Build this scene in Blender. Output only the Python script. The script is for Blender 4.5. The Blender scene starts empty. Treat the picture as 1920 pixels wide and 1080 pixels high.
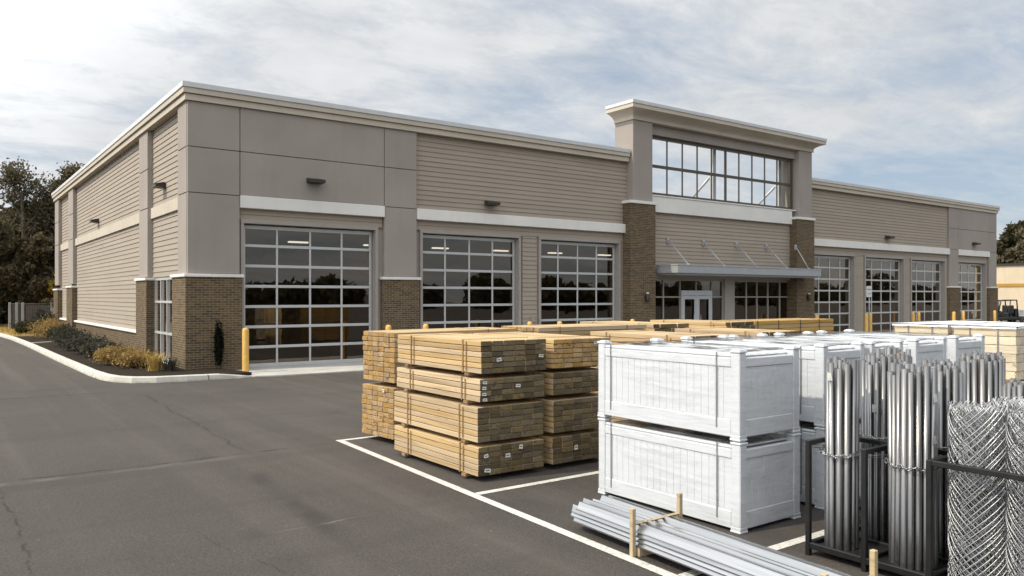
import bpy, bmesh, math, random
import numpy as np
from mathutils import Vector, Matrix
C = bpy.context.scene.collection
PI = math.pi
rnd = random.Random(7)
nrg = np.random.default_rng(7)
V3 = Vector

# ------------------------------------------------------------------ materials
MATS = {}
class NT:
    """small helper round a node tree"""
    def __init__(s, tree): s.t = tree
    def n(s, typ, **kw):
        nd = s.t.nodes.new(typ)
        ins = kw.pop('ins', {})
        for k, v in kw.items(): setattr(nd, k, v)
        for k, v in ins.items(): s.set(nd, k, v)
        return nd
    def set(s, nd, k, v):
        sock = nd.inputs[k]
        if isinstance(v, bpy.types.NodeSocket): s.t.links.new(v, sock)
        elif isinstance(v, bpy.types.Node): s.t.links.new(v.outputs[0], sock)
        else: sock.default_value = v
    def math(s, op, a, b=None, c=None, clamp=False):
        nd = s.n('ShaderNodeMath', operation=op, use_clamp=clamp)
        for i, v in enumerate((a, b, c)):
            if v is not None: s.set(nd, i, v)
        return nd.outputs[0]
    def mix(s, f, a, b, mode='MIX'):
        nd = s.n('ShaderNodeMix', data_type='RGBA', blend_type=mode)
        s.set(nd, 0, f); s.set(nd, 6, col(a)); s.set(nd, 7, col(b))
        return nd.outputs[2]
    def ramp(s, f, stops):
        nd = s.n('ShaderNodeValToRGB'); s.set(nd, 0, f)
        el = nd.color_ramp.elements
        while len(el) < len(stops): el.new(0.5)
        for e, (p, c) in zip(el, stops): e.position = p; e.color = col(c)
        return nd.outputs[0]
    def mrange(s, v, a, b, c=0., d=1.):
        nd = s.n('ShaderNodeMapRange'); s.set(nd, 0, v)
        for i, x in enumerate((a, b, c, d)): nd.inputs[i + 1].default_value = x
        return nd.outputs[0]
    def noise(s, vec, scale, detail=4, rough=0.55, dist=0.):
        nd = s.n('ShaderNodeTexNoise'); 
        if vec is not None: s.set(nd, 'Vector', vec)
        nd.inputs['Scale'].default_value = scale; nd.inputs['Detail'].default_value = detail
        nd.inputs['Roughness'].default_value = rough; nd.inputs['Distortion'].default_value = dist
        return nd.outputs[0]
    def mapping(s, vec, scale=(1, 1, 1), loc=(0, 0, 0), rot=(0, 0, 0)):
        nd = s.n('ShaderNodeMapping'); s.set(nd, 'Vector', vec)
        nd.inputs['Scale'].default_value = scale; nd.inputs['Location'].default_value = loc; nd.inputs['Rotation'].default_value = rot
        return nd.outputs[0]
    def bump(s, h, strength, dist=0.01):
        nd = s.n('ShaderNodeBump'); s.set(nd, 'Height', h)
        nd.inputs['Strength'].default_value = strength; nd.inputs['Distance'].default_value = dist
        return nd.outputs[0]
def col(c):
    if isinstance(c, (tuple, list)) and len(c) == 3: return (*c, 1.)
    return c
def material(name):
    m = bpy.data.materials.new(name); m.use_nodes = True; m.node_tree.nodes.clear()
    t = NT(m.node_tree)
    out = t.n('ShaderNodeOutputMaterial'); MATS[name] = m
    return m, t, out
def principled(t, out, base, rough=0.7, metal=0., normal=None, spec=0.5):
    p = t.n('ShaderNodeBsdfPrincipled')
    t.set(p, 'Base Color', col(base)); t.set(p, 'Roughness', rough); t.set(p, 'Metallic', metal)
    p.inputs['Specular IOR Level'].default_value = spec
    if normal is not None: t.set(p, 'Normal', normal)
    t.set(out, 0, p.outputs[0]); return p
def pos(t): return t.n('ShaderNodeNewGeometry').outputs['Position']
def objc(t): return t.n('ShaderNodeTexCoord').outputs['Object']
def orand(t): return t.n('ShaderNodeObjectInfo').outputs['Random']
def wallvec(t):
    """(along the wall, height, 0) for walls that face x or y"""
    g = t.n('ShaderNodeNewGeometry')
    p = t.n('ShaderNodeSeparateXYZ'); t.set(p, 0, g.outputs['Position'])
    n = t.n('ShaderNodeSeparateXYZ'); t.set(n, 0, g.outputs['True Normal'])
    ax = t.math('GREATER_THAN', t.math('ABSOLUTE', n.outputs[0]), 0.6)
    u = t.math('ADD', t.math('MULTIPLY', ax, p.outputs[1]), t.math('MULTIPLY', t.math('SUBTRACT', 1., ax), p.outputs[0]))
    c = t.n('ShaderNodeCombineXYZ'); t.set(c, 0, u); t.set(c, 1, p.outputs[2])
    return c.outputs[0], u, p.outputs[2]

def plain(name, base, rough=0.6, metal=0., var=0.12, scale=3., bump=0., bscale=60., spec=0.5):
    m, t, out = material(name)
    P = pos(t)
    f = t.noise(P, scale, 5, 0.6)
    lo = tuple(x * (1 - var) for x in base); hi = tuple(min(1, x * (1 + var)) for x in base)
    c = t.ramp(f, [(0.3, lo), (0.7, hi)])
    nrm = t.bump(t.noise(P, bscale, 3), bump, 0.004) if bump else None
    principled(t, out, c, rough, metal, nrm, spec)
    return m

# walls
def stucco(name, base):
    m, t, out = material(name); P = pos(t)
    big = t.noise(P, 0.55, 4, 0.6); fine = t.noise(P, 55, 4, 0.7)
    streak = t.noise(t.mapping(P, (3.2, 3.2, 0.25)), 1., 4)
    c = t.ramp(big, [(0.3, tuple(x * .9 for x in base)), (0.7, tuple(x * 1.06 for x in base))])
    c = t.mix(t.mrange(fine, .3, .7, 0, .3), c, tuple(x * .78 for x in base))
    c = t.mix(t.mrange(streak, .52, .78, 0, .32), c, tuple(x * .74 for x in base))
    principled(t, out, c, .92, 0, t.bump(fine, .35, .006), .2); return m
stucco('taupe_stucco', (.322, .288, .260)); stucco('stone_trim', (.70, .69, .66)); stucco('beige_fascia', (.50, .45, .375))
stucco('cream_stucco', (.62, .52, .38)); stucco('ochre_stucco', (.42, .25, .06))
def siding_mat(name, base):
    m, t, out = material(name)
    v, u, z = wallvec(t)
    row = t.math('FLOOR', t.math('DIVIDE', z, .165)); bay = t.math('FLOOR', t.math('DIVIDE', t.math('ADD', u, t.math('MULTIPLY', row, 1.37)), 3.66))
    w = t.n('ShaderNodeTexWhiteNoise', noise_dimensions='2D'); cc = t.n('ShaderNodeCombineXYZ'); t.set(cc, 0, row); t.set(cc, 1, bay); t.set(w, 'Vector', cc.outputs[0])
    P = pos(t)
    gr = t.noise(t.mapping(v, (3, 60, 1)), 1., 4)
    c = t.ramp(w.outputs[0], [(0, tuple(x * .955 for x in base)), (1, tuple(x * 1.045 for x in base))])
    c = t.mix(t.mrange(t.noise(P, .8, 5, .65), .45, .75, 0, .22), c, tuple(x * .78 for x in base))
    principled(t, out, c, .75, 0, t.bump(gr, .25, .004), .3); return m
siding_mat('lap_siding', (.316, .272, .222))
def brick_mat():
    m, t, out = material('brick'); v, u, z = wallvec(t)
    b = t.n('ShaderNodeTexBrick'); t.set(b, 'Vector', v)
    b.inputs['Scale'].default_value = 1.; b.inputs['Brick Width'].default_value = .215; b.inputs['Row Height'].default_value = .0677
    b.inputs['Mortar Size'].default_value = .007; b.inputs['Mortar Smooth'].default_value = .3; b.inputs['Bias'].default_value = -.1
    t.set(b, 'Color1', col((.078, .056, .036))); t.set(b, 'Color2', col((.185, .124, .06))); t.set(b, 'Mortar', col((.26, .222, .165)))
    P = pos(t)
    c = t.mix(t.mrange(t.noise(P, 9, 3), .3, .7, 0, .5), b.outputs[0], (.06, .045, .028), 'MIX')
    c = t.mix(t.math('MULTIPLY', b.outputs[1], .9), c, (.26, .222, .165))
    h = t.math('SUBTRACT', 1., b.outputs[1])
    principled(t, out, c, .9, 0, t.bump(h, .9, .012), .2); return m
brick_mat()
plain('metal_coping', (.55, .56, .56), .45, .3, .06)
plain('door_trim', (.30, .272, .245), .6, 0, .06)
plain('door_aluminium', (.50, .51, .51), .42, .35, .05)
plain('entrance_aluminium', (.50, .52, .54), .45, .4, .05)
plain('canopy_metal', (.37, .385, .395), .5, .3, .06)
plain('bronze_frame', (.085, .07, .054), .5, .2, .12)
plain('steel_post', (.42, .43, .43), .5, .5, .12)
plain('fixture_bronze', (.035, .031, .024), .5, .2, .2)
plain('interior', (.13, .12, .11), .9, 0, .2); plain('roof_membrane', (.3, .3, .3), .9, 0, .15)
plain('bollard_yellow', (.64, .385, .10), .5, 0, .10, 6.)
plain('black_steel', (.012, .012, .012), .45, .2, .3, 12.)
plain('white_vinyl', (.60, .625, .655), .3, 0, .025, 2.)
plain('paper', (.62, .62, .60), .7, 0, .05); plain('ink', (.06, .06, .06), .8, 0, .1)
plain('strap_grey', (.16, .17, .18), .4, 0, .1); plain('strap_brown', (.26, .15, .05), .6, 0, .25, 8.)
plain('fence_brown', (.028, .022, .017), .85, 0, .3, 4.); plain('fence_post', (.30, .30, .29), .6, .1, .12)
plain('bark', (.10, .08, .06), .95, 0, .35, 7., .6, 25.)
plain('vehicle_black', (.018, .018, .018), .5, 0, .3); plain('vehicle_grey', (.42, .42, .41), .5, 0, .1); plain('rubber', (.02, .02, .02), .9)
plain('wrap_white', (.82, .83, .84), .35, 0, .05, 5., .3, 9.)
def schlick(t, nrm=None, f0=.04):
    g = t.n('ShaderNodeNewGeometry'); d = t.n('ShaderNodeVectorMath', operation='DOT_PRODUCT')
    t.set(d, 0, g.outputs['Incoming']); t.set(d, 1, nrm if nrm is not None else g.outputs['Normal'])
    c = t.math('SUBTRACT', 1., t.math('ABSOLUTE', d.outputs['Value']), clamp=True)
    return t.math('ADD', t.math('MULTIPLY', t.math('POWER', c, 5.), 1 - f0), f0)
def glass(name, tint, strength, rough=0.01):
    m, t, out = material(name); P = pos(t)
    nb = t.bump(t.noise(P, 1.1, 2), .02, .1)
    f = t.math('MULTIPLY', schlick(t, nb), strength, clamp=True)
    tr = t.n('ShaderNodeBsdfTransparent'); tr.inputs[0].default_value = col(tint)
    gl = t.n('ShaderNodeBsdfGlossy'); gl.inputs['Roughness'].default_value = rough; t.set(gl, 'Normal', nb)
    gl.inputs['Color'].default_value = (1, .90, .79, 1)
    mx = t.n('ShaderNodeMixShader'); t.set(mx, 0, f); t.set(mx, 1, tr.outputs[0]); t.set(mx, 2, gl.outputs[0])
    t.set(out, 0, mx.outputs[0]); return m
glass('tinted_glass', (.30, .27, .23), 2.9); glass('clear_glass', (.98, .985, .99), .35)
def film_mat():
    m, t, out = material('clear_film'); O = objc(t)
    w = t.noise(t.mapping(O, (1.0, .7, 9.), rot=(.22, .35, .1)), 2.0, 4, .55, .9)
    w2 = t.noise(t.mapping(O, (2.5, 1.2, 24.), rot=(.22, -.3, .2)), 2., 5, .65, .6)
    w3 = t.noise(O, 1.5, 3)
    hgt = t.math('ADD', w, t.math('MULTIPLY', w2, .5))
    nb = t.bump(hgt, .9, .03)
    tr = t.n('ShaderNodeBsdfTransparent'); tr.inputs[0].default_value = (1, 1, 1, 1)
    gl = t.n('ShaderNodeBsdfGlossy'); gl.inputs['Roughness'].default_value = .13; t.set(gl, 'Normal', nb)
    d1 = t.n('ShaderNodeBsdfDiffuse'); d1.inputs[0].default_value = (.74, .76, .78, 1)
    d2 = t.n('ShaderNodeBsdfTranslucent'); d2.inputs[0].default_value = (.74, .76, .78, 1); df = t.n('ShaderNodeMixShader'); df.inputs[0].default_value = .45; t.set(df, 1, d1.outputs[0]); t.set(df, 2, d2.outputs[0])
    a = t.n('ShaderNodeMixShader'); t.set(a, 0, t.math('MULTIPLY', t.mrange(w, .46, .66, .03, .36), t.mrange(w3, .38, .66, .1, 1))); t.set(a, 1, tr.outputs[0]); t.set(a, 2, df.outputs[0])
    b = t.n('ShaderNodeMixShader'); t.set(b, 0, t.math('MULTIPLY', schlick(t, None, .05), t.mrange(w2, .46, .66, .25, 2.4), clamp=True)); t.set(b, 1, a.outputs[0]); t.set(b, 2, gl.outputs[0])
    t.set(out, 0, b.outputs[0]); return m
film_mat()
def wood(name, base, dark, end=False, spread=.22):
    m, t, out = material(name); O = objc(t); R = orand(t)
    off = t.n('ShaderNodeVectorMath', operation='ADD'); cx_ = t.n('ShaderNodeCombineXYZ'); t.set(cx_, 0, t.math('MULTIPLY', R, 37.)); t.set(cx_, 1, t.math('MULTIPLY', R, 91.)); t.set(cx_, 2, t.math('MULTIPLY', R, 13.))
    t.set(off, 0, O); t.set(off, 1, cx_.outputs[0]); Q = off.outputs[0]
    if end:
        r1 = t.noise(t.mapping(Q, (1, 1, 1.6)), 13, 5, .68, 1.2); r2 = t.noise(Q, 60, 3)
        c = t.ramp(r1, [(.37, dark), (.46, base), (.60, tuple(x * .8 for x in base)), (.69, dark)])
        c = t.mix(t.mrange(r2, .35, .7, 0, .35), c, dark)
        nb = t.bump(r2, .4, .004)
    else:
        g = t.noise(t.mapping(Q, (22, .9, 22)), 1., 5, .6, .6); k = t.noise(t.mapping(Q, (9, 4.2, 9)), 1., 2, .5)
        c = t.ramp(g, [(.25, dark), (.5, base), (.85, tuple(min(1, x * 1.12) for x in base))])
        c = t.mix(t.mrange(k, .70, .76, 0, .75), c, tuple(x * .38 for x in base))
        nb = t.bump(g, .2, .003)
    wn = t.n('ShaderNodeTexWhiteNoise', noise_dimensions='1D'); t.set(wn, 'W', t.math('MULTIPLY', R, 77.7))
    hsv = t.n('ShaderNodeHueSaturation'); t.set(hsv, 'Color', c)
    t.set(hsv, 'Value', t.mrange(wn.outputs[0], 0, 1, 1 - spread, 1 + spread)); t.set(hsv, 'Saturation', t.mrange(R, 0, 1, .82, 1.12))
    principled(t, out, hsv.outputs[0], .75, 0, nb, .3); return m
wood('pine_board', (.46, .335, .185), (.29, .185, .085), spread=.18)
wood('pine_end', (.42, .27, .115), (.11, .066, .028), True, .20)
wood('pine_end_dark', (.15, .115, .06), (.04, .032, .022), True, .42)  # end grain in a darker tone with wider spread between boards
wood('pale_board', (.66, .56, .40), (.54, .43, .27), spread=.12)
wood('bearer_wood', (.22, .15, .08), (.14, .09, .05), spread=.2)
wood('stake_wood', (.46, .36, .22), (.30, .23, .14), spread=.1)
def galv(name, base, rough=.38, rust=.0, along=None):
    m, t, out = material(name); O = objc(t); R = orand(t); P = pos(t)
    vor = t.n('ShaderNodeTexVoronoi'); t.set(vor, 'Vector', P); vor.inputs['Scale'].default_value = 45.
    c = t.mix(t.mrange(t.noise(t.mapping(O if along else P, along or (9, 9, 1.2)), 1.5, 5, .65), .3, .75), tuple(x * .72 for x in base), tuple(min(1, x * 1.15) for x in base))
    if rust:
        wn = t.math('GREATER_THAN', R, 1 - rust)
        rr = t.mrange(t.noise(t.mapping(P, (12, 12, .7)), 2., 4), .42, .62, 0, .75)
        c = t.mix(t.math('MULTIPLY', wn, rr), c, (.15, .095, .065))
    hsv = t.n('ShaderNodeHueSaturation'); t.set(hsv, 'Color', c); t.set(hsv, 'Value', t.mrange(R, 0, 1, .78, 1.15))
    ro = t.mrange(t.noise(t.mapping(O, along or (9, 9, 1.)), 2., 3), .3, .7, rough - .1, rough + .14)
    principled(t, out, hsv.outputs[0], ro, .88, None); return m
galv('galvanised_pipe', (.24, .24, .242), .31, .16); galv('galvanised_channel', (.43, .44, .45), .22, 0, (14, .35, 14)); galv('galvanised_wire', (.55, .56, .57), .42)
def leaf_mat(name, a, b, trans=.25):
    m, t, out = material(name); P = pos(t)
    w = t.n('ShaderNodeTexWhiteNoise', noise_dimensions='3D')
    sn = t.n('ShaderNodeVectorMath', operation='SNAP'); t.set(sn, 0, P); sn.inputs[1].default_value = (.35, .35, .35); t.set(w, 'Vector', sn.outputs[0])
    f = t.math('ADD', t.math('MULTIPLY', w.outputs[0], .5), t.math('MULTIPLY', t.noise(P, .5, 3), .6))
    c = t.ramp(f, [(.2, a), (.85, b)])
    d = t.n('ShaderNodeBsdfDiffuse'); t.set(d, 0, c); tl = t.n('ShaderNodeBsdfTranslucent'); t.set(tl, 0, c)
    mx = t.n('ShaderNodeMixShader'); mx.inputs[0].default_value = trans; t.set(mx, 1, d.outputs[0]); t.set(mx, 2, tl.outputs[0])
    t.set(out, 0, mx.outputs[0]); return m
leaf_mat('leaf_olive', (.072, .066, .040), (.175, .148, .092)); leaf_mat('leaf_dark', (.028, .029, .016), (.075, .068, .038))
leaf_mat('leaf_brown', (.075, .062, .038), (.16, .128, .075)); leaf_mat('leaf_gold', (.20, .13, .05), (.40, .28, .115)); leaf_mat('leaf_shrub', (.035, .038, .028), (.10, .095, .075))
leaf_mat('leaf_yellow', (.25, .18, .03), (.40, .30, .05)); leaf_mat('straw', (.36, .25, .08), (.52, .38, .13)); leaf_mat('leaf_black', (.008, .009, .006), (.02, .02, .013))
# ground
def asphalt():
    m, t, out = material('asphalt'); P = pos(t)
    s = t.n('ShaderNodeSeparateXYZ'); t.set(s, 0, P); X, Y = s.outputs[0], s.outputs[1]
    big = t.noise(P, .22, 5, .6, .4); mid = t.noise(P, 1.3, 5, .7, .5); med = t.noise(P, 7., 4, .7); fine = t.noise(P, 34, 4, .8); grit = t.noise(P, 95, 3, .8)
    c = t.ramp(big, [(.28, (.057, .050, .0445)), (.72, (.090, .0805, .0715))])
    c = t.mix(t.mrange(mid, .38, .72, 0, .5), c, (.056, .048, .042)); c = t.mix(t.mrange(med, .5, .72, 0, .35), c, (.105, .094, .084))
    c = t.mix(t.mrange(fine, .42, .60, 0, .6), c, (.022, .019, .017)); c = t.mix(t.mrange(grit, .52, .64, 0, .55), c, (.17, .155, .14)); c = t.mix(t.mrange(t.noise(P, 26, 2, .5), .73, .77, 0, .8), c, (.25, .235, .21))
    stain = t.noise(t.mapping(P, (1, 1, 1), (4.3, 1.7, 0)), .62, 3); c = t.mix(t.mrange(stain, .62, .72, 0, .4), c, (.035, .032, .03))
    wear = t.noise(t.mapping(P, (1.3, .05, 1), rot=(0, 0, .04)), 1., 4); c = t.mix(t.mrange(wear, .5, .72, 0, .4), c, (.12, .107, .094))
    wear2 = t.noise(t.mapping(P, (.06, 1.5, 1), rot=(0, 0, .02)), 1., 4); c = t.mix(t.mrange(wear2, .52, .72, 0, .4), c, (.045, .04, .036))
    wob = t.math('ADD', t.math('MULTIPLY', t.math('SUBTRACT', t.noise(P, .8, 3), .5), .3), t.math('MULTIPLY', t.math('SUBTRACT', t.noise(P, 6., 3, .7), .5), .10))
    def seam(val, w, amt, colr, c, rng=None, along=None, nsc=3.):
        f = t.math('MULTIPLY', t.mrange(t.math('ABSOLUTE', t.math('ADD', val, wob)), w * .3, w, 1, 0), t.mrange(t.noise(P, nsc, 3), .38, .55, .1, 1))
        if rng: f = t.math('MULTIPLY', f, t.math('MULTIPLY', t.mrange(along, rng[0], rng[0] + .6, 0, 1), t.mrange(along, rng[1] - .6, rng[1], 1, 0)))
        return t.mix(t.math('MULTIPLY', f, amt), c, colr)
    dk = (.022, .019, .018); lt = (.15, .14, .125)
    c = seam(t.math('SUBTRACT', Y, 10.86), .05, .8, dk, c, (-6, 4.8), X); c = seam(t.math('SUBTRACT', Y, 10.70), .11, .6, lt, c, (-6, 3.4), X, 1.)
    c = seam(t.math('SUBTRACT', t.math('SUBTRACT', X, t.math('MULTIPLY', Y, .03)), 3.18), .035, .65, dk, c, (11., 19.), Y, 2.)
    c = seam(t.math('SUBTRACT', X, .65), .018, .75, dk, c, (4., 10.6), Y)
    c = seam(t.math('SUBTRACT', Y, 19.65), .10, .7, dk, c, (-8, 3.5), X)
    c = seam(t.math('SUBTRACT', t.math('SUBTRACT', X, t.math('MULTIPLY', Y, .07)), 2.5), .16, .6, (.033, .029, .027), c, (6.4, 10.), Y, 1.)
    c = seam(t.math('SUBTRACT', Y, 7.08), .022, .6, (.2, .18, .16), c, (2.4, 3.6), X)
    c = seam(t.math('SUBTRACT', t.math('ADD', X, t.math('MULTIPLY', Y, .2)), 3.4), .014, .55, dk, c, (3.5, 8.), Y)
    nb = t.bump(t.math('ADD', fine, t.math('MULTIPLY', grit, .8)), .8, .012)
    principled(t, out, c, .9, 0, nb, .3)
asphalt()
def paint():
    m, t, out = material('line_paint'); P = pos(t)
    f = t.mrange(t.noise(P, 28, 4, .7), .3, .55, .45, 1); f = t.math('MULTIPLY', f, t.mrange(t.noise(P, 5, 4, .7), .3, .5, .7, 1)); c = t.mix(f, (.10, .09, .08), (.60, .585, .54))
    principled(t, out, c, .75, 0, t.bump(t.noise(P, 90, 3), .4, .004))
paint()
def concrete(name, base):
    m, t, out = material(name); P = pos(t)
    c = t.ramp(t.noise(P, 1.4, 6, .65), [(.3, tuple(x * .8 for x in base)), (.7, tuple(x * 1.1 for x in base))])
    c = t.mix(t.mrange(t.noise(P, 6, 5, .7), .52, .72, 0, .4), c, tuple(x * .55 for x in base))
    principled(t, out, c, .9, 0, t.bump(t.noise(P, 60, 4), .4, .005), .2)
concrete('concrete', (.46, .45, .42)); concrete('kerb_concrete', (.54, .525, .47))
def kerb_joints():
    m = MATS['kerb_concrete']; t = NT(m.node_tree); p = [n for n in m.node_tree.nodes if n.type == 'BSDF_PRINCIPLED'][0]
    src = p.inputs['Base Color'].links[0].from_socket; P = pos(t); s_ = t.n('ShaderNodeSeparateXYZ'); t.set(s_, 0, P)
    a = t.math('ABSOLUTE', t.math('SUBTRACT', t.math('FRACT', t.math('DIVIDE', t.math('ADD', s_.outputs[1], t.math('MULTIPLY', s_.outputs[0], 1.15)), 2.9)), .5))
    c = t.mix(t.mrange(a, .003, .008, .85, 0), src, (.06, .055, .05)); low = t.mrange(s_.outputs[2], .0, .06, .55, 0)
    c = t.mix(t.math('MULTIPLY', low, t.mrange(t.noise(P, 5, 4), .3, .6)), c, (.10, .09, .08)); t.set(p, 'Base Color', c)
kerb_joints()
def mulch():
    m, t, out = material('mulch'); P = pos(t)
    n1 = t.noise(P, 22, 5, .8); c = t.ramp(n1, [(.3, (.012, .010, .008)), (.6, (.042, .033, .025)), (.8, (.09, .07, .05))])
    principled(t, out, c, 1., 0, t.bump(n1, 1., .03), .1)
mulch()
plain('lawn', (.24, .17, .05), .95, 0, .4, 2., .6, 40.)

# ------------------------------------------------------------------ mesh helpers
class MB:
    def __init__(s): s.v = []; s.f = []; s.mi = []; s.sm = []
    def add(s, verts, faces, mat=0, smooth=False):
        o = len(s.v); s.v += [tuple(p) for p in verts]
        for f in faces: s.f.append(tuple(i + o for i in f)); s.mi.append(mat); s.sm.append(smooth)
        return s
    def box(s, x0, x1, y0, y1, z0, z1, mat=0):
        v = [(x0, y0, z0), (x1, y0, z0), (x1, y1, z0), (x0, y1, z0), (x0, y0, z1), (x1, y0, z1), (x1, y1, z1), (x0, y1, z1)]
        return s.add(v, [(3, 2, 1, 0), (4, 5, 6, 7), (0, 1, 5, 4), (1, 2, 6, 5), (2, 3, 7, 6), (3, 0, 4, 7)], mat)
    def cbox(s, x0, x1, y0, y1, z0, z1, c=.006, mat=0, endmat=None):
        """box with chamfered edges; endmat goes on the two y faces"""
        bm = bmesh.new(); bmesh.ops.create_cube(bm, size=1.)
        for v in bm.verts: v.co = V3(((x0 + x1) / 2 + v.co.x * (x1 - x0), (y0 + y1) / 2 + v.co.y * (y1 - y0), (z0 + z1) / 2 + v.co.z * (z1 - z0)))
        bmesh.ops.bevel(bm, geom=bm.edges[:], offset=c, segments=1, affect='EDGES')
        bm.normal_update()
        o = len(s.v); s.v += [tuple(v.co) for v in bm.verts]
        for f in bm.faces:
            s.f.append(tuple(v.index + o for v in f.verts)); s.sm.append(False)
            s.mi.append(endmat if endmat is not None and abs(f.normal.y) > .3 else mat)
        bm.free(); return s
    def prism(s, poly, z0, z1, mat=0):
        n = len(poly)
        v = [(x, y, z0) for x, y in poly] + [(x, y, z1) for x, y in poly]
        return s.add(v, [tuple(range(n - 1, -1, -1)), tuple(range(n, 2 * n))] + [(i, (i + 1) % n, n + (i + 1) % n, n + i) for i in range(n)], mat)
    def quad(s, a, b, c, d, mat=0): return s.add([a, b, c, d], [(0, 1, 2, 3)], mat)
    def tube(s, pts, r, n=8, cap=True, mat=0, smooth=True):
        pts = [V3(p) for p in pts]; rs = r if isinstance(r, (list, tuple)) else [r] * len(pts)
        vs = []; up = None
        for i, p in enumerate(pts):
            d = (pts[min(i + 1, len(pts) - 1)] - pts[max(i - 1, 0)]).normalized()
            if up is None: up = V3((0, 0, 1)) if abs(d.z) < .9 else V3((1, 0, 0))
            a = d.cross(up)
            if a.length < 1e-4: a = d.cross(V3((0, 1, 0)))
            a.normalize(); b = a.cross(d).normalized(); up = b
            for k in range(n):
                t_ = 2 * PI * k / n; vs.append(p + (a * math.cos(t_) + b * math.sin(t_)) * rs[i])
        fs = [(i * n + k, i * n + (k + 1) % n, (i + 1) * n + (k + 1) % n, (i + 1) * n + k) for i in range(len(pts) - 1) for k in range(n)]
        o = len(s.v); s.add(vs, fs, mat, smooth)
        if cap:
            s.f += [tuple(o + k for k in range(n - 1, -1, -1)), tuple(o + (len(pts) - 1) * n + k for k in range(n))]; s.mi += [mat] * 2; s.sm += [False] * 2
        return s
    def lathe(s, cx, cy, prof, n=16, mat=0, smooth=True):
        vs = [(cx + r * math.cos(2 * PI * k / n), cy + r * math.sin(2 * PI * k / n), z) for r, z in prof for k in range(n)]
        fs = [(i * n + k, i * n + (k + 1) % n, (i + 1) * n + (k + 1) % n, (i + 1) * n + k) for i in range(len(prof) - 1) for k in range(n)]
        return s.add(vs, fs, mat, smooth)
ORG = {}
def root_org(o):
    while o.parent is not None: o = o.parent
    return ORG.get(o.name, V3((0, 0, 0)))
def link(o, parent=None):
    C.objects.link(o)
    if parent is not None: o.parent = parent
    return o
def obj(name, mb, mats, parent=None, at=None):
    """one mesh object; vertices are given in world space before the thing is moved"""
    if isinstance(mats, str): mats = [mats]
    me = bpy.data.meshes.new(name)
    o_ = root_org(parent) if parent is not None else V3(at or (0, 0, 0))
    me.from_pydata([(x - o_.x, y - o_.y, z - o_.z) for x, y, z in mb.v], [], mb.f)
    for m in mats: me.materials.append(MATS[m])
    me.polygons.foreach_set('material_index', mb.mi); me.polygons.foreach_set('use_smooth', mb.sm)
    me.update()
    ob = bpy.data.objects.new(name, me)
    if parent is None: ob.location = o_; 
    link(ob, parent)
    if parent is None: ORG[ob.name] = o_
    return ob
def npobj(name, V, F, mat, parent=None, at=(0, 0, 0)):
    """mesh from numpy arrays of quads or triangles"""
    me = bpy.data.meshes.new(name); o_ = root_org(parent) if parent is not None else V3(at)
    V = np.asarray(V, np.float32) - np.array(o_, np.float32); F = np.asarray(F, np.int32); k = F.shape[1]
    me.vertices.add(len(V)); me.vertices.foreach_set('co', V.ravel())
    me.loops.add(F.size); me.loops.foreach_set('vertex_index', F.ravel())
    me.polygons.add(len(F)); me.polygons.foreach_set('loop_start', np.arange(0, F.size, k, dtype=np.int32)); me.polygons.foreach_set('loop_total', np.full(len(F), k, np.int32))
    me.update(calc_edges=True); me.materials.append(MATS[mat])
    ob = bpy.data.objects.new(name, me)
    if parent is None: ob.location = o_
    link(ob, parent)
    if parent is None: ORG[ob.name] = o_
    return ob
def tag(o, label, cat=None, group=None):
    o['label'] = label
    if cat: o['category'] = cat
    if group: o['group'] = group
    return o
def thing(name, label, cat, loc=(0, 0, 0), group=None):
    o = bpy.data.objects.new(name, None); o.location = loc; o.empty_display_size = .2; link(o)
    ORG[o.name] = V3(loc); return tag(o, label, cat, group)
def structure(o): o['kind'] = 'structure'; return o
def dup(src, loc, rz=None, label=None, group=None):
    def rec(a, par):
        c = a.copy(); C.objects.link(c); c.parent = par
        for ch in list(a.children): rec(ch, c)
        return c
    r = rec(src, None); r.location = loc
    if rz is not None: r.rotation_euler = (0, 0, rz)
    if label: r['label'] = label
    if group: r['group'] = group
    return r

# ------------------------------------------------------------------ camera, sky, sun
H = 2.15
cam = bpy.data.cameras.new('camera'); co = bpy.data.objects.new('camera', cam); link(co)
co.location = (0, 0, H); co.rotation_euler = (PI / 2, 0, -math.radians(36.32))
cam.sensor_width = 36; cam.lens = 1479 / 1920 * 36; cam.shift_y = 16 / 1920; cam.clip_end = 4000; cam.clip_start = .05
sc = bpy.context.scene; sc.camera = co
EL, AZ = math.radians(48), math.radians(10)
SUN = V3((-math.cos(EL) * math.cos(AZ), math.cos(EL) * math.sin(AZ), math.sin(EL)))
l = bpy.data.lights.new('sun', 'SUN'); l.energy = 3.75; l.angle = math.radians(.6); l.color = (1, .905, .745)
lo = bpy.data.objects.new('sun', l); link(lo); lo.rotation_euler = SUN.to_track_quat('Z', 'Y').to_euler()
w = bpy.data.worlds.new('World'); sc.world = w; w.use_nodes = True; w.node_tree.nodes.clear()
t = NT(w.node_tree)
sky = t.n('ShaderNodeTexSky', sky_type='NISHITA', sun_disc=False, sun_elevation=EL, sun_rotation=math.atan2(SUN.x, SUN.y), altitude=50., air_density=1., dust_density=1.2, ozone_density=1.)
D = t.n('ShaderNodeTexCoord').outputs['Generated']
sp = t.n('ShaderNodeSeparateXYZ'); t.set(sp, 0, D)
zc = t.math('ADD', t.math('MAXIMUM', sp.outputs[2], 0.), .16)
pl = t.n('ShaderNodeCombineXYZ'); t.set(pl, 0, t.math('DIVIDE', sp.outputs[0], zc)); t.set(pl, 1, t.math('DIVIDE', sp.outputs[1], zc))
q = t.mapping(pl.outputs[0], (.85, 1.05, 1), (.35, .2, 0), (0, 0, .5))
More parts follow.
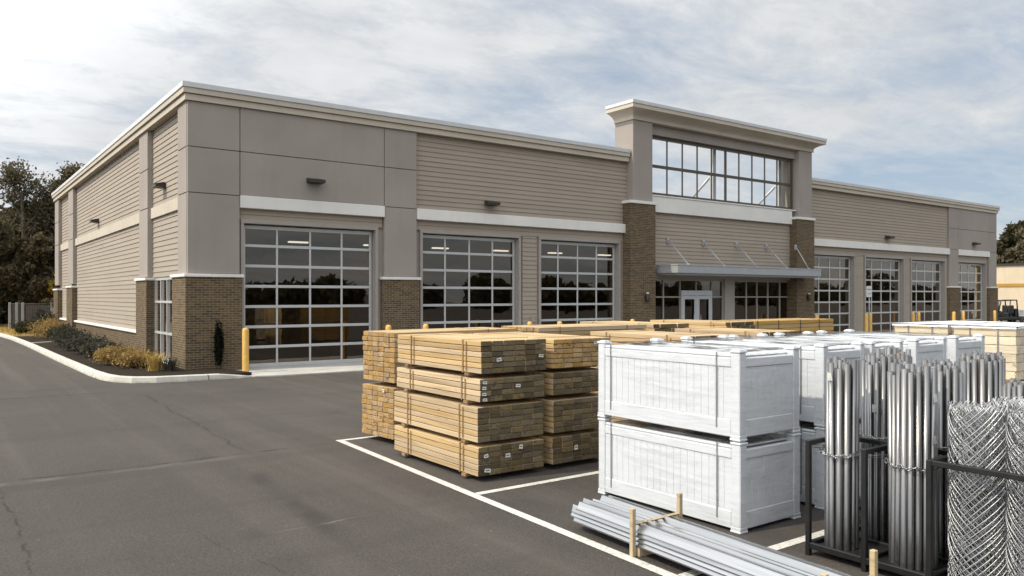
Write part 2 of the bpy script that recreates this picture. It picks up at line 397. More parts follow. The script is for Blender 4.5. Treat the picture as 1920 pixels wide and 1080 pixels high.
n1 = t.noise(q, 1.25, 11, .6, .35); n2 = t.noise(t.mapping(pl.outputs[0], (1.0, 1.5, 1), (3, 1, 0), (0, 0, .35)), 3.2, 10, .66, .3)
cl = t.math('ADD', t.math('MULTIPLY', n1, .7), t.math('MULTIPLY', n2, .3))
dsun = t.n('ShaderNodeVectorMath', operation='DOT_PRODUCT'); t.set(dsun, 0, D); dsun.inputs[1].default_value = tuple(SUN)
near = t.mrange(dsun.outputs['Value'], -.35, .55, 0, 1)
mask = t.mrange(t.math('ADD', cl, t.math('MULTIPLY', near, .15)), .38, .60, 0, 1)
bright = t.math('ADD', t.mrange(near, 0, .45, .79, .885), t.mrange(near, .55, 1, 0, 1.3))
shade_ = t.math('MULTIPLY', bright, t.mrange(n2, .32, .68, .90, 1.05))
cc = t.n('ShaderNodeCombineXYZ'); t.set(cc, 0, t.math('MULTIPLY', shade_, .975)); t.set(cc, 1, t.math('MULTIPLY', shade_, .99)); t.set(cc, 2, shade_)
skyd = t.mix(1., sky.outputs[0], (.10, .10, .10), 'MULTIPLY')
skyd = t.mix(.6, skyd, (.52, .63, .77))
fin = t.mix(t.math('MULTIPLY', mask, .93), skyd, cc.outputs[0])
bg = t.n('ShaderNodeBackground'); t.set(bg, 0, fin); bg.inputs[1].default_value = 1.
wo = t.n('ShaderNodeOutputWorld'); t.set(wo, 0, bg.outputs[0])
sc.view_settings.view_transform = 'Standard'; sc.view_settings.look = 'None'; sc.view_settings.exposure = -.06; sc.view_settings.gamma = 1.
sc.cycles.max_bounces = 8; sc.cycles.transparent_max_bounces = 16; sc.cycles.caustics_reflective = False; sc.cycles.caustics_refractive = False
sc.cycles.use_denoising = True

# ------------------------------------------------------------------ ground
mb = MB(); mb.quad((-1500, -1500, 0), (1500, -1500, 0), (1500, 1500, 0), (-1500, 1500, 0)); structure(obj('ground', mb, 'asphalt'))
def strip(mb, a, b, w, z):
    a, b = V3((*a, z)), V3((*b, z)); d = (b - a).normalized(); n = V3((-d.y, d.x, 0)) * w / 2
    mb.quad(a - n, b - n, b + n, a + n)
def lx(y): return 4.90 - .0471 * (11 - y)
for nm, a, b, wd, z in [('bay_line', (lx(11.05), 11.05), (lx(-3), -3), .105, .004), ('bay_line', (lx(11.0) + .055, 11.0), (16, 11.0), .10, .0042), ('bay_line', (lx(7.14) + .06, 7.14), (16, 7.14), .10, .0042), ('bay_line', (lx(4.1) + .06, 4.1), (16, 4.1), .10, .0042)]:
    mb = MB(); strip(mb, a, b, wd, z); structure(obj(nm, mb, 'line_paint'))
# concrete apron in front of the doors
mb = MB()
xs = [7.0, 12.4, 18., 24., 30, 36, 42, 48, 57.2]
for i in range(len(xs) - 1): mb.prism([(xs[i] + (.012 if i else 0), 20.85 if i else 20.95), (xs[i + 1] - .012, 20.8), (xs[i + 1] - .012, 24.2), (xs[i] + (.012 if i else -.35), 24.2)] if i else [(6.95, 21.05), (7.6, 20.85), (xs[1] - .012, 20.8), (xs[1] - .012, 23.6), (6.5, 23.6), (6.5, 22.2)], .0, .03)
structure(obj('apron', mb, 'concrete'))
# kerb, planting bed, lawn
K = [(-.8, 70), (1.6, 60), (2.75, 53), (3.15, 46), (3.28, 39), (3.34, 30), (3.42, 24), (3.5, 22.6), (3.66, 21.85), (3.98, 21.35), (4.5, 21.07), (5.2, 20.96), (6.0, 20.95), (6.6, 21.0), (7.0, 21.12)]
def offset(path, d):
    out = []
    for i, p in enumerate(path):
        a = V3(path[max(i - 1, 0)]); b = V3(path[min(i + 1, len(path) - 1)]); t_ = (b - a).normalized(); out.append((p[0] - t_.y * d, p[1] + t_.x * d))
    return out
IN = offset(K, .19)
hs = [.15] * (len(K) - 3) + [.14, .07, .012]
mb = MB(); n = len(K); vs = []
for (ox, oy), (ix, iy), h in zip(K, IN, hs):
    dx, dy = (ix - ox) * .18, (iy - oy) * .18
    vs += [(ox, oy, 0), (ox + dx * .5, oy + dy * .5, h - .02 if h > .05 else h * .6), (ox + dx, oy + dy, h), (ix, iy, h), (ix, iy, -.02)]
mb.add(vs, [(i * 5 + k, (i + 1) * 5 + k, (i + 1) * 5 + k + 1, i * 5 + k + 1) for i in range(n - 1) for k in range(4)] )
structure(obj('kerb', mb, 'kerb_concrete'))
mb = MB()
mb.prism([(3.45, 39.6), (5.6, 41.2), (5.6, 41.35), (3.42, 39.78)], 0, .16); mb.prism([(3.3, 47.5), (4.6, 48.6), (4.6, 48.75), (3.3, 47.65)], 0, .16)
structure(obj('bed_edging', mb, 'kerb_concrete'))
bed = [p for p in IN if 21 <= p[1] <= 47]; 
mb = MB(); poly = [(3.36, 47.5)] + bed + [(6.55, 23.35), (5.9, 23.35), (5.9, 47.5)]
mb.prism(poly, -.05, .11); structure(obj('planting_bed', mb, 'mulch'))
mb = MB(); mb.prism([(-.6, 70), (1.79, 60), (2.94, 53), (3.34, 47.5), (7, 47.5), (7, 53), (12, 56), (12, 70)], -.05, .12); structure(obj('lawn', mb, 'lawn'))
G = []
for i in range(5200):
    y = 47.6 + 12 * nrg.random(); x = (3.4 if y < 53 else 3. - (y - 53) * .17) + nrg.random() * 4.5; G.append((x, y, .12))
G = np.array(G); a = nrg.random(len(G)) * 2 * PI; h = .06 + .13 * nrg.random(len(G)); dx = np.stack([np.cos(a), np.sin(a), 0 * a], 1) * .02
tip = G + np.stack([nrg.normal(0, .04, len(G)), nrg.normal(0, .04, len(G)), h], 1)
V = np.concatenate([G - dx, G + dx, tip], 1).reshape(-1, 3); o = npobj('grass', V, np.arange(len(V)).reshape(-1, 3), 'straw'); o['kind'] = 'stuff'

# ------------------------------------------------------------------ the store building
YF, X0, XE, YB = 23.18, 5.75, 57.05, 52.7
B = thing('store_building', 'long taupe hardware store building with glass garage doors and raised entrance tower', 'building', (X0, YF, 0))
def panel_y(mb, x0, x1, z0, z1, y=YF, d=.09, g=.011, mat=0): mb.cbox(x0 + g, x1 - g, y, y + d, z0 + g, z1 - g, .008, mat)
def panel_x(mb, y0, y1, z0, z1, x=X0, d=.09, g=.011): mb.cbox(x, x + d, y0 + g, y1 - g, z0 + g, z1 - g, .008)
def lap_y(name, x0, x1, z0, z1, y, parent=B, e=.165):
    mb = MB(); z = z0
    while z < z1 - .01:
        zt = min(z + e, z1); mb.quad((x0, y - .026, z), (x1, y - .026, z), (x1, y - .004, zt), (x0, y - .004, zt)); mb.quad((x0, y - .002, z), (x1, y - .002, z), (x1, y - .026, z), (x0, y - .026, z)); z = zt
    return obj(name, mb, 'lap_siding', parent)
def lap_x(name, y0, y1, z0, z1, x, parent=B, e=.165):
    mb = MB(); z = z0
    while z < z1 - .01:
        zt = min(z + e, z1); mb.quad((x - .026, y1, z), (x - .026, y0, z), (x - .004, y0, zt), (x - .004, y1, zt)); mb.quad((x - .002, y1, z), (x - .002, y0, z), (x - .026, y0, z), (x - .026, y1, z)); z = zt
    return obj(name, mb, 'lap_siding', parent)
def slab(name, mat, *b, bev=.0):
    mb = MB()
    (mb.cbox(*b, bev) if bev else mb.box(*b)); return obj(name, mb, mat, B)
# backing walls, roof, inside
mb = MB(); mb.box(X0 + .28, X0 + .5, YF + .4, YB, .0, 7.9); mb.box(XE - .5, XE - .2, YF + .4, YB, 0, 7.9); mb.box(X0 + .3, XE - .3, YB - .4, YB - .1, 0, 7.9); obj('wall', mb, 'taupe_stucco', B)
mb = MB()
mb.box(X0 + .5, 24.3, YF + .17, YF + .4, 4.36, 7.9); mb.box(34.7, XE - .5, YF + .17, YF + .4, 4.36, 7.9); mb.box(24.3, 34.7, YF + .17, YF + .4, 2.95, 6.3)
for a_, b_ in [(X0 + .28, 7.28), (11.74, 13.28), (17.5, 18.38), (22.58, 24.42), (34.62, 35.92), (40.02, 41.0), (45.22, 45.98), (50.12, 51.72), (55.72, XE - .5)]: mb.box(a_, b_, YF + .172, YF + .402, 0, 4.36)
obj('front_wall', mb, 'door_trim', B)
slab('roof', 'roof_membrane', X0 + .5, XE - .5, YF + .4, YB - .4, 6.1, 6.28)
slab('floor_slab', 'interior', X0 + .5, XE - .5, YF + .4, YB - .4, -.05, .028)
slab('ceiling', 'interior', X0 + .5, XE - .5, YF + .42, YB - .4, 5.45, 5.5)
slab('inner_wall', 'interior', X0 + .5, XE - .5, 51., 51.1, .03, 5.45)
m, t, out = material('lamp_glow'); em = t.n('ShaderNodeEmission'); em.inputs[0].default_value = (1, .95, .86, 1); em.inputs[1].default_value = 3.2; t.set(out, 0, em.outputs[0])
for x in (7.5, 12., 17.1, 22., 27, 32, 37, 42, 47, 52):
    for y in (37.1, 45.5):
        mb = MB(); mb.box(x, x + 1.15, y, y + .34, 5.36, 5.445); obj('ceiling_light', mb, 'lamp_glow', B)
# stucco piers and upper panels, front
for x0, x1, rows in [(X0, 7.22, [(2.79, 5.08), (5.08, 6.37), (6.37, 7.66)]), (7.22, 11.88, [(5.1, 6.37), (6.37, 7.66)]), (11.88, 13.09, [(2.79, 5.08), (5.08, 6.37), (6.37, 7.66)]),
                     (50.45, 51.64, [(2.79, 5.08), (5.08, 6.37), (6.37, 7.66)]), (51.64, 55.96, [(5.1, 6.37), (6.37, 7.66)]), (55.96, XE, [(2.79, 5.08), (5.08, 6.37), (6.37, 7.66)])]:
    mb = MB(); mb.box(x0 + .02, x1 - .02, YF + .05, YF + .171, rows[0][0] + .02, 7.64)
    for z0, z1 in rows: panel_y(mb, x0, x1, z0, z1)
    obj('stucco_panel', mb, 'taupe_stucco', B)
# stucco on the sunny side
for y0, y1 in [(YF + .093, 24.24), (28.22, 29.55), (45.4, 47.1), (51.1, YB)]:
    mb = MB(); mb.box(X0 + .05, X0 + .281, y0 + .01, y1 - .02, 2.8, 7.64)
    for z0, z1 in [(2.79, 5.08), (5.08, 6.37), (6.37, 7.66)]: panel_x(mb, y0, y1, z0, z1)
    obj('stucco_pilaster', mb, 'taupe_stucco', B)
# brick
def brick_pier(x0, x1, y0, y1, z1, cap=True, capz=.09):
    mb = MB(); mb.box(x0, x1, y0, y1, 0, z1); o = obj('brick_pier', mb, 'brick', B)
    if cap:
        mb = MB(); mb.cbox(x0 - .05, x1 + .05, y0 - .05, y1, z1 + .001, z1 + capz, .012); obj('cap', mb, 'stone_trim', o)
brick_pier(X0 - .06, 7.26, YF - .06, YF + .171, 2.70)
brick_pier(11.82, 13.15, YF - .06, YF + .171, 2.70); brick_pier(50.4, 51.75, YF - .06, YF + .171, 2.70); brick_pier(55.9, XE + .06, YF - .06, YF + .171, 2.70)
def brick_side(y0, y1, x0, x1, z1, cap=True):
    mb = MB(); mb.box(x0, x1, y0, y1, 0, z1); o = obj('brick_pier', mb, 'brick', B)
    if cap:
        mb = MB(); mb.cbox(x0 - .05, x1, y0 - .05, y1 + .05, z1 + .001, z1 + .09, .012); obj('cap', mb, 'stone_trim', o)
brick_side(YF + .172, 24.66, X0 - .06, X0 + .28, 2.70, False)
mb = MB(); mb.cbox(X0 - .11, X0 + .28, YF + .1715, 24.7, 2.701, 2.79, .012); obj('stone_cap', mb, 'stone_trim', B)
brick_side(28.12, 29.75, X0 - .06, X0 + .28, 2.68); brick_side(45.25, 47.3, X0 - .06, X0 + .28, 2.6); brick_side(50.95, YB + .03, X0 - .06, X0 + .28, 2.5)
for y0, y1 in [(29.752, 45.248), (47.302, 50.948)]:
    mb = MB(); mb.box(X0 + .1, X0 + .28, y0, y1, 0, .86); o = obj('brick_base', mb, 'brick', B)
    mb = MB(); mb.cbox(X0 + .02, X0 + .28, y0, y1, .861, .95, .01); obj('sill', mb, 'stone_trim', o)
# side siding and bands
SX = X0 + .19
lap_x('siding', 24.245, 28.215, 5.08, 7.65, SX); lap_x('siding', 24.245, 28.215, 2.78, 4.72, SX)
lap_x('siding', 29.555, 45.395, 5.1, 7.65, SX); lap_x('siding', 29.555, 45.395, .951, 4.72, SX)
lap_x('siding', 47.105, 51.095, 5.1, 7.65, SX); lap_x('siding', 47.105, 51.095, .951, 4.72, SX)
for y0, y1 in [(24.245, 28.215), (29.555, 45.395), (47.105, 51.095)]: slab('belt_band', 'beige_fascia', X0 + .1, X0 + .28, y0, y1, 4.722, 5.078, bev=.008)
# side window
W = obj('window', MB().box(X0 + .2, X0 + .28, 24.66, 24.72, .12, 2.77).box(X0 + .2, X0 + .28, 28.06, 28.12, .12, 2.77).box(X0 + .2, X0 + .28, 24.72, 28.06, 2.68, 2.77).box(X0 + .2, X0 + .28, 24.72, 28.06, .12, .2), 'door_aluminium', B)
mb = MB()
for y in (25.56, 26.4, 27.24): mb.box(X0 + .19, X0 + .27, y - .032, y + .032, .2, 2.68)
for z in (.98, 1.98): mb.box(X0 + .188, X0 + .268, 24.72, 28.06, z - .035, z + .035)
obj('muntin', mb, 'door_aluminium', W)
mb = MB(); mb.quad((X0 + .24, 28.06, .2), (X0 + .24, 24.72, .2), (X0 + .24, 24.72, 2.68), (X0 + .24, 28.06, 2.68)); obj('pane', mb, 'tinted_glass', W)
mb = MB(); mb.cbox(X0 - .02, X0 + .27, 24.662, 28.118, .0, .119, .01); obj('sill', mb, 'stone_trim', W)
# front bands, siding, door surrounds
for x0, x1 in [(7.22, 11.88), (13.09, 22.9), (35.6, 50.45), (51.64, 55.96)]:
    slab('lintel_band', 'stone_trim', x0 + .004, x1 - .004, YF - .045, YF + .17, 4.735, 5.098, bev=.01)
SY = YF + .13
lap_y('siding', 13.09, 23.0, 5.10, 7.65, SY); lap_y('siding', 35.55, 50.45, 5.10, 7.65, SY)
for x0, x1 in [(7.24, 11.86), (13.1, 23.0), (35.55, 50.43), (51.66, 55.94)]: lap_y('siding', x0, x1, 4.40, 4.733, SY)
lap_y('siding', 17.6, 18.28, .03, 4.40, SY); lap_y('siding', 40.12, 40.9, .03, 4.40, SY); lap_y('siding', 45.32, 45.88, .03, 4.40, SY); lap_y('siding', 22.66, 22.9, .03, 4.40, SY); lap_y('siding', 50.2, 50.4, .03, 4.40, SY)
DOORS = [(7.36, 11.6), (13.36, 17.42), (18.46, 22.5), (36.0, 39.94), (41.08, 45.14), (46.06, 50.04), (51.8, 55.64)]
for x0, x1 in DOORS:
    yd = YF + .34
    # surround
    mb = MB(); mb.cbox(x0 - .1, x0, YF + .07, yd + .06, .03, 4.30, .006); mb.cbox(x1, x1 + .1, YF + .07, yd + .06, .03, 4.30, .006); mb.cbox(x0 - .1, x1 + .1, YF + .072, yd + .06, 4.302, 4.42, .006)
    obj('door_surround', mb, 'door_trim', B)
    mb = MB(); z0, z1 = .035, 4.27; rows, cols = 7, 4
    for i in range(rows + 1):
        z = z0 + (z1 - z0) * i / rows; hw = .042 if 0 < i < rows else .055; zz = min(max(z, z0 + .055), z1 - .055)
        mb.cbox(x0 + .02, x1 - .02, yd - .03, yd + .035, zz - hw, zz + hw, .006)
    for j in range(cols + 1):
        x = x0 + .02 + (x1 - x0 - .04) * j / cols; xx = min(max(x, x0 + .065), x1 - .065); hw = .030 if 0 < j < cols else .045
        mb.cbox(xx - hw, xx + hw, yd - .024, yd + .03, z0 + .01, z1 - .01, .005)
    d = obj('garage_door', mb, 'door_aluminium', B)
    mb = MB()
    for i in range(rows):
        for j in range(cols):
            a = x0 + .02 + (x1 - x0 - .04) * j / cols; b = x0 + .02 + (x1 - x0 - .04) * (j + 1) / cols
            za = z0 + (z1 - z0) * i / rows; zb = z0 + (z1 - z0) * (i + 1) / rows; tl = rnd.uniform(-.0012, .0012); tw = rnd.uniform(-.001, .001)
            mb.quad((a, yd + .004 + tl - tw, za), (b, yd + .004 + tl + tw, za), (b, yd + .004 - tl + tw, zb), (a, yd + .004 - tl - tw, zb))
    obj('glass', mb, 'tinted_glass', d)
    slab('door_sill', 'concrete', x0, x1, YF + .2, YF + .5, .0, .034)
# parapet cornice: stepped fascia and coping, left L and right L
def ring(name, mat, z0, z1, o, inn=.45):
    mb = MB(); mb.prism([(X0 - o, YF - o), (22.92, YF - o), (22.92, YF + inn), (X0 + inn, YF + inn), (X0 + inn, YB - inn), (XE - inn, YB - inn), (XE - inn, YF + inn), (35.55, YF + inn), (35.55, YF - o), (XE + o, YF - o), (XE + o, YB + o), (X0 - o, YB + o)], z0, z1)
    return obj(name, mb, mat, B)
ring('cornice', 'beige_fascia', 7.655, 7.825, .07); ring('cornice', 'beige_fascia', 7.826, 7.845, .05); ring('cornice', 'beige_fascia', 7.846, 8.0, .13); ring('coping', 'metal_coping', 8.001, 8.14, .16)
# tower
YT = 22.93
def tower_pier(bx0, bx1, sx0, sx1, inner):
    mb = MB(); mb.box(bx0, bx1, YT - .08, YF + .6, 0, 5.94); o = obj('brick_pier', mb, 'brick', B)
    mb = MB(); mb.cbox(bx0 - .05, bx1 + .05, YT - .13, YF + .6, 5.941, 6.06, .012); obj('cap', mb, 'stone_trim', o)
    mb = MB(); mb.cbox(sx0, sx1, YT, 24.0, 6.061, 9.36, .01); obj('tower_pier', mb, 'taupe_stucco', B)
tower_pier(22.74, 24.19, 22.97, 24.1, 1); tower_pier(34.12, 35.58, 34.42, 35.5, -1)
slab('tower_header', 'taupe_stucco', 24.101, 34.419, YF - .03, YF + .55, 8.95, 9.36)
mb = MB()
for z0, z1, o0, o1 in [(9.361, 9.52, .06, .06)]:
    mb.prism([(22.97 - o0, YT - o0), (35.5 + o0, YT - o0), (35.5 + o0, 24.01), (22.97 - o0, 24.01)], z0, z1)
def rect(o, z): return [(22.97 - o, YT - o, z), (35.5 + o, YT - o, z), (35.5 + o, 24.02, z), (22.97 - o, 24.02, z)]
lv = [(.07, 9.521), (.10, 9.56), (.16, 9.61), (.25, 9.66), (.36, 9.70), (.46, 9.725), (.48, 9.73), (.48, 9.89), (.3, 9.89)]
vs = [p for o_, z in lv for p in rect(o_, z)]
mb.add(vs, [(i * 4 + k, i * 4 + (k + 1) % 4, (i + 1) * 4 + (k + 1) % 4, (i + 1) * 4 + k) for i in range(len(lv) - 1) for k in range(4)] + [(len(vs) - 4, len(vs) - 3, len(vs) - 2, len(vs) - 1), (3, 2, 1, 0)])
obj('tower_cornice', mb, 'beige_fascia', B)
mb = MB(); o_ = .51; mb.prism([(22.97 - o_, YT - o_), (35.5 + o_, YT - o_), (35.5 + o_, 24.03), (22.97 - o_, 24.03)], 9.891, 10.02); obj('coping', mb, 'metal_coping', B)
slab('tower_band', 'stone_trim', 24.2, 34.11, YF - .07, YF + .3, 5.70, 6.36, bev=.012)
slab('window_sill', 'stone_trim', 24.2, 34.4, YF - .1, YF + .34, 6.361, 6.42, bev=.01)
lap_y('siding', 24.19, 34.12, 3.15, 5.70, YF + .1)
# screen window in the tower, open to the sky
yw = YF + .12; x0, x1, z0, z1 = 24.35, 34.32, 6.45, 8.92
mb = MB(); mb.box(24.102, x0 + .12, yw, yw + .14, 6.421, 8.949).box(x1 - .12, 34.418, yw, yw + .14, 6.421, 8.949).box(x0 + .12, x1 - .12, yw, yw + .14, 8.82, 8.949).box(x0 + .12, x1 - .12, yw, yw + .14, 6.421, 6.55)
TW = obj('tower_window', mb, 'bronze_frame', B)
mb = MB(); cw = (x1 - x0 - .24) / 10
for j in range(1, 10):
    x = x0 + .12 + cw * j; hw = .06 if j == 5 else .022; mb.box(x - hw, x + hw, yw + .045, yw + .10, 6.55, 8.82)
mb.box(x0 + .12, x1 - .12, yw + .03, yw + .11, 7.61, 7.735); obj('muntin', mb, 'bronze_frame', TW)
mb = MB(); mb.quad((x0 + .12, yw + .07, 6.55), (x1 - .12, yw + .07, 6.55), (x1 - .12, yw + .07, 8.82), (x0 + .12, yw + .07, 8.82)); obj('pane', mb, 'clear_glass', TW)
for x in (29.1, 34.1):
    mb = MB(); mb.box(x - .1, x + .1, YF + .62, YF + .82, 6.28, 9.36); p = obj('steel_post', mb, 'steel_post', B)
    mb = MB(); mb.tube([(x, YF + .75, 7.8), (x - .02, YF + 2.6, 6.3)], .06, 8); obj('brace', mb, 'steel_post', p)
# canopy
yc = 21.93; mb = MB(); mb.cbox(24.5, 34.72, yc, YF - .09, 3.12, 3.46, .012); mb.box(24.62, 34.6, yc + .12, YF - .1, 3.05, 3.13); CN = obj('canopy', mb, 'canopy_metal', B)
mb = MB(); mb.box(24.48, 34.74, yc - .02, YF - .092, 3.43, 3.48); obj('edge_trim', mb, 'canopy_metal', CN)
for px in (25.35, 27.65, 29.95, 32.2, 33.95):
    xx = px if px < 33.9 else 34.0
    mb = MB(); yp = YF + .07 if px < 33.9 else YT - .085
    mb.cbox(px - .07, px + .07, yp - .05, yp, 4.42, 4.68, .01); mb.tube([(px, yp - .06, 4.55), (px + .05, yc + .2, 3.47)], .028, 8); mb.tube([(px + .05, yc + .2, 3.46), (px + .05, yc + .2, 3.52)], .05, 8); obj('tie_rod', mb, 'canopy_metal', CN)
# storefront
ys = YF + .2
def storefront(x0, x1, muls, skip=None):
    mb = MB(); w_ = .03
    for x in [x0 + w_, x1 - w_]: mb.box(x - w_, x + w_, ys, ys + .1, .05, 2.94)
    for x, zb in muls: mb.box(x - w_, x + w_, ys + .003, ys + .097, zb, 2.84)
    mb.box(x0 + .06, x1 - .06, ys + .001, ys + .099, 2.84, 2.939); mb.box(x0 + .06, x1 - .06, ys + .002, ys + .098, 2.1, 2.16)
    o = obj('storefront_window', mb, 'door_trim', B)
    mb = MB(); mb.quad((x0 + .05, ys + .05, .08), (x1 - .05, ys + .05, .08), (x1 - .05, ys + .05, 2.9), (x0 + .05, ys + .05, 2.9)); obj('pane', mb, 'tinted_glass', o)
    return o
storefront(24.42, 29.2, [(25.25, .05), (26.3, .05), (27.35, 2.35), (28.4, .05)])
storefront(29.9, 34.62, [(30.9, .05), (31.7, .05), (32.55, .05), (33.5, .05)])
mb = MB()
for a, b in [(26.33, 26.43), (27.30, 27.40), (28.27, 28.37)]: mb.cbox(a, b, ys - .05, ys - .002, .03, 2.2, .006)
mb.cbox(26.33, 28.37, ys - .052, ys - .003, 2.201, 2.42, .006)
ED = obj('entrance_door', mb, 'entrance_aluminium', B)
for a in (26.435, 27.405):
    mb = MB()
    mb.cbox(a, a + .11, ys - .046, ys - .006, .05, 2.19, .006).cbox(a + .75, a + .86, ys - .046, ys - .006, .05, 2.19, .006).cbox(a + .111, a + .749, ys - .045, ys - .007, 2.03, 2.19, .006).cbox(a + .111, a + .749, ys - .045, ys - .007, .05, .3, .006)
    l_ = obj('leaf', mb, 'entrance_aluminium', ED); hx = a + (.66 if a < 27 else .14)
    mb = MB(); mb.tube([(hx, ys - .09, .9), (hx, ys - .09, 1.35)], .015, 8); obj('handle', mb, 'steel_post', l_)
slab('entry_column', 'door_trim', 29.21, 29.89, ys - .1, ys + .1, .03, 2.94)
slab('soffit_band', 'door_trim', 24.42, 34.62, YF + .05, YF + .17, 2.945, 3.149)
# lights on the walls
def wall_pack(x, z, y):
    mb = MB(); mb.box(x - .13, x + .13, y - .05, y, z - .02, z + .12); mb.add([(x - .24, y - .06, z + .12), (x + .24, y - .06, z + .12), (x + .26, y - .34, z + .06), (x - .26, y - .34, z + .06), (x - .24, y - .06, z - .05), (x + .24, y - .06, z - .05), (x + .26, y - .34, z - .03), (x - .26, y - .34, z - .03)], [(0, 3, 2, 1), (4, 5, 6, 7), (0, 1, 5, 4), (1, 2, 6, 5), (2, 3, 7, 6), (3, 0, 4, 7)])
    obj('wall_light', mb, 'fixture_bronze', B)
wall_pack(9.45, 5.66, YF); wall_pack(16.1, 5.45, SY - .02); wall_pack(43.3, 5.45, SY - .02); wall_pack(53.7, 5.5, YF)
for y, z in ((26.6, 5.62), (38.9, 5.45)):
    x = SX - .02; mb = MB(); mb.box(x - .05, x, y - .12, y + .12, z - .02, z + .12)
    mb.add([(x - .05, y - .22, z + .13), (x - .05, y + .22, z + .13), (x - .32, y + .24, z + .06), (x - .32, y - .24, z + .06), (x - .05, y - .22, z - .05), (x - .05, y + .22, z - .05), (x - .32, y + .24, z - .03), (x - .32, y - .24, z - .03)], [(0, 1, 2, 3), (4, 7, 6, 5), (0, 4, 5, 1), (1, 5, 6, 2), (2, 6, 7, 3), (3, 7, 4, 0)])
    obj('wall_light', mb, 'fixture_bronze', B)
for x in (23.6, 34.95):
    mb = MB(); mb.lathe(x, YT - .2, [(.001, 1.95), (.075, 1.96), (.085, 2.0), (.085, 2.25), (.06, 2.27)], 12); mb.box(x - .05, x + .05, YT - .13, YT - .079, 2.05, 2.2); s_ = obj('wall_sconce', mb, 'fixture_bronze', B)
    mb = MB(); mb.lathe(x, YT - .2, [(.06, 2.265), (.055, 2.31), (.001, 2.32)], 12); obj('lens', mb, 'paper', s_)
mb = MB(); mb.tube([(18.05, SY - .06, .3), (18.05, SY - .06, 1.2)], .02, 6); mb.box(17.98, 18.12, SY - .09, SY - .02, 1.2, 1.42); obj('meter_box', mb, 'door_trim', B)

# ------------------------------------------------------------------ bollards and sign
bol = thing('bollard', 'yellow steel bollard standing alone beside the left garage door and corner brick pier', 'bollard', (7.05, 22.15, 0), 'yellow bollards along the store front')
mb = MB(); R_ = .092; mb.lathe(7.05, 22.15, [(R_, 0), (R_, 1.19), (R_ * .93, 1.235), (R_ * .7, 1.262), (R_ * .35, 1.276), (.001, 1.28)], 20); obj('post', mb, 'bollard_yellow', bol)
mb = MB(); mb.lathe(7.05, 22.15, [(R_ + .03, 0), (R_ + .03, .035), (R_ + .002, .04)], 20); obj('collar', mb, 'concrete', bol)
for x, y, lb in [(11.36, 21.9, 'yellow bollard top rising behind the long lumber stack at the left, below brick pier'), (12.68, 21.9, 'yellow bollard top in front of the left edge of the second garage door'),
              (16.87, 21.9, 'yellow bollard top in front of the right part of the second garage door'), (17.9, 21.5, 'yellow bollard top below the siding strip between second and third garage doors'),
              (21.9, 21.9, 'yellow bollard top in front of the left tower brick pier'), (34.3, 21.9, 'yellow bollard top just right of the right tower brick pier'),
              (38.2, 21.6, 'yellow bollard left of the sign post, beyond the entrance'), (39.1, 21.9, 'yellow bollard right of the sign post, beyond the entrance'), (43.5, 21.9, 'left yellow bollard of the pair before the last double bay'),
              (44.3, 22.0, 'right yellow bollard of the pair before the last double bay'), (48.0, 21.8, 'yellow bollard before the second last brick pier'), (49.4, 21.9, 'yellow bollard before the left edge of the last garage door'), (53.6, 21.9, 'yellow bollard at the far right corner of the store by the utility vehicle')]:
    dup(bol, (x, y, 0), None, lb)
sg = thing('sign_post', 'small white notice sign on a thin post between two yellow bollards', 'sign', (38.55, 21.65, 0))
mb = MB(); mb.tube([(38.55, 21.65, 0), (38.55, 21.65, 2.7)], .025, 8); obj('post', mb, 'steel_post', sg)
mb = MB(); mb.cbox(38.22, 38.72, 21.6, 21.622, 2.12, 2.68, .004); bd = obj('board', mb, 'paper', sg)
mb = MB(); mb.box(38.27, 38.67, 21.594, 21.599, 2.50, 2.53).box(38.3, 38.64, 21.594, 21.599, 2.28, 2.30); obj('lettering', mb, 'ink', bd)

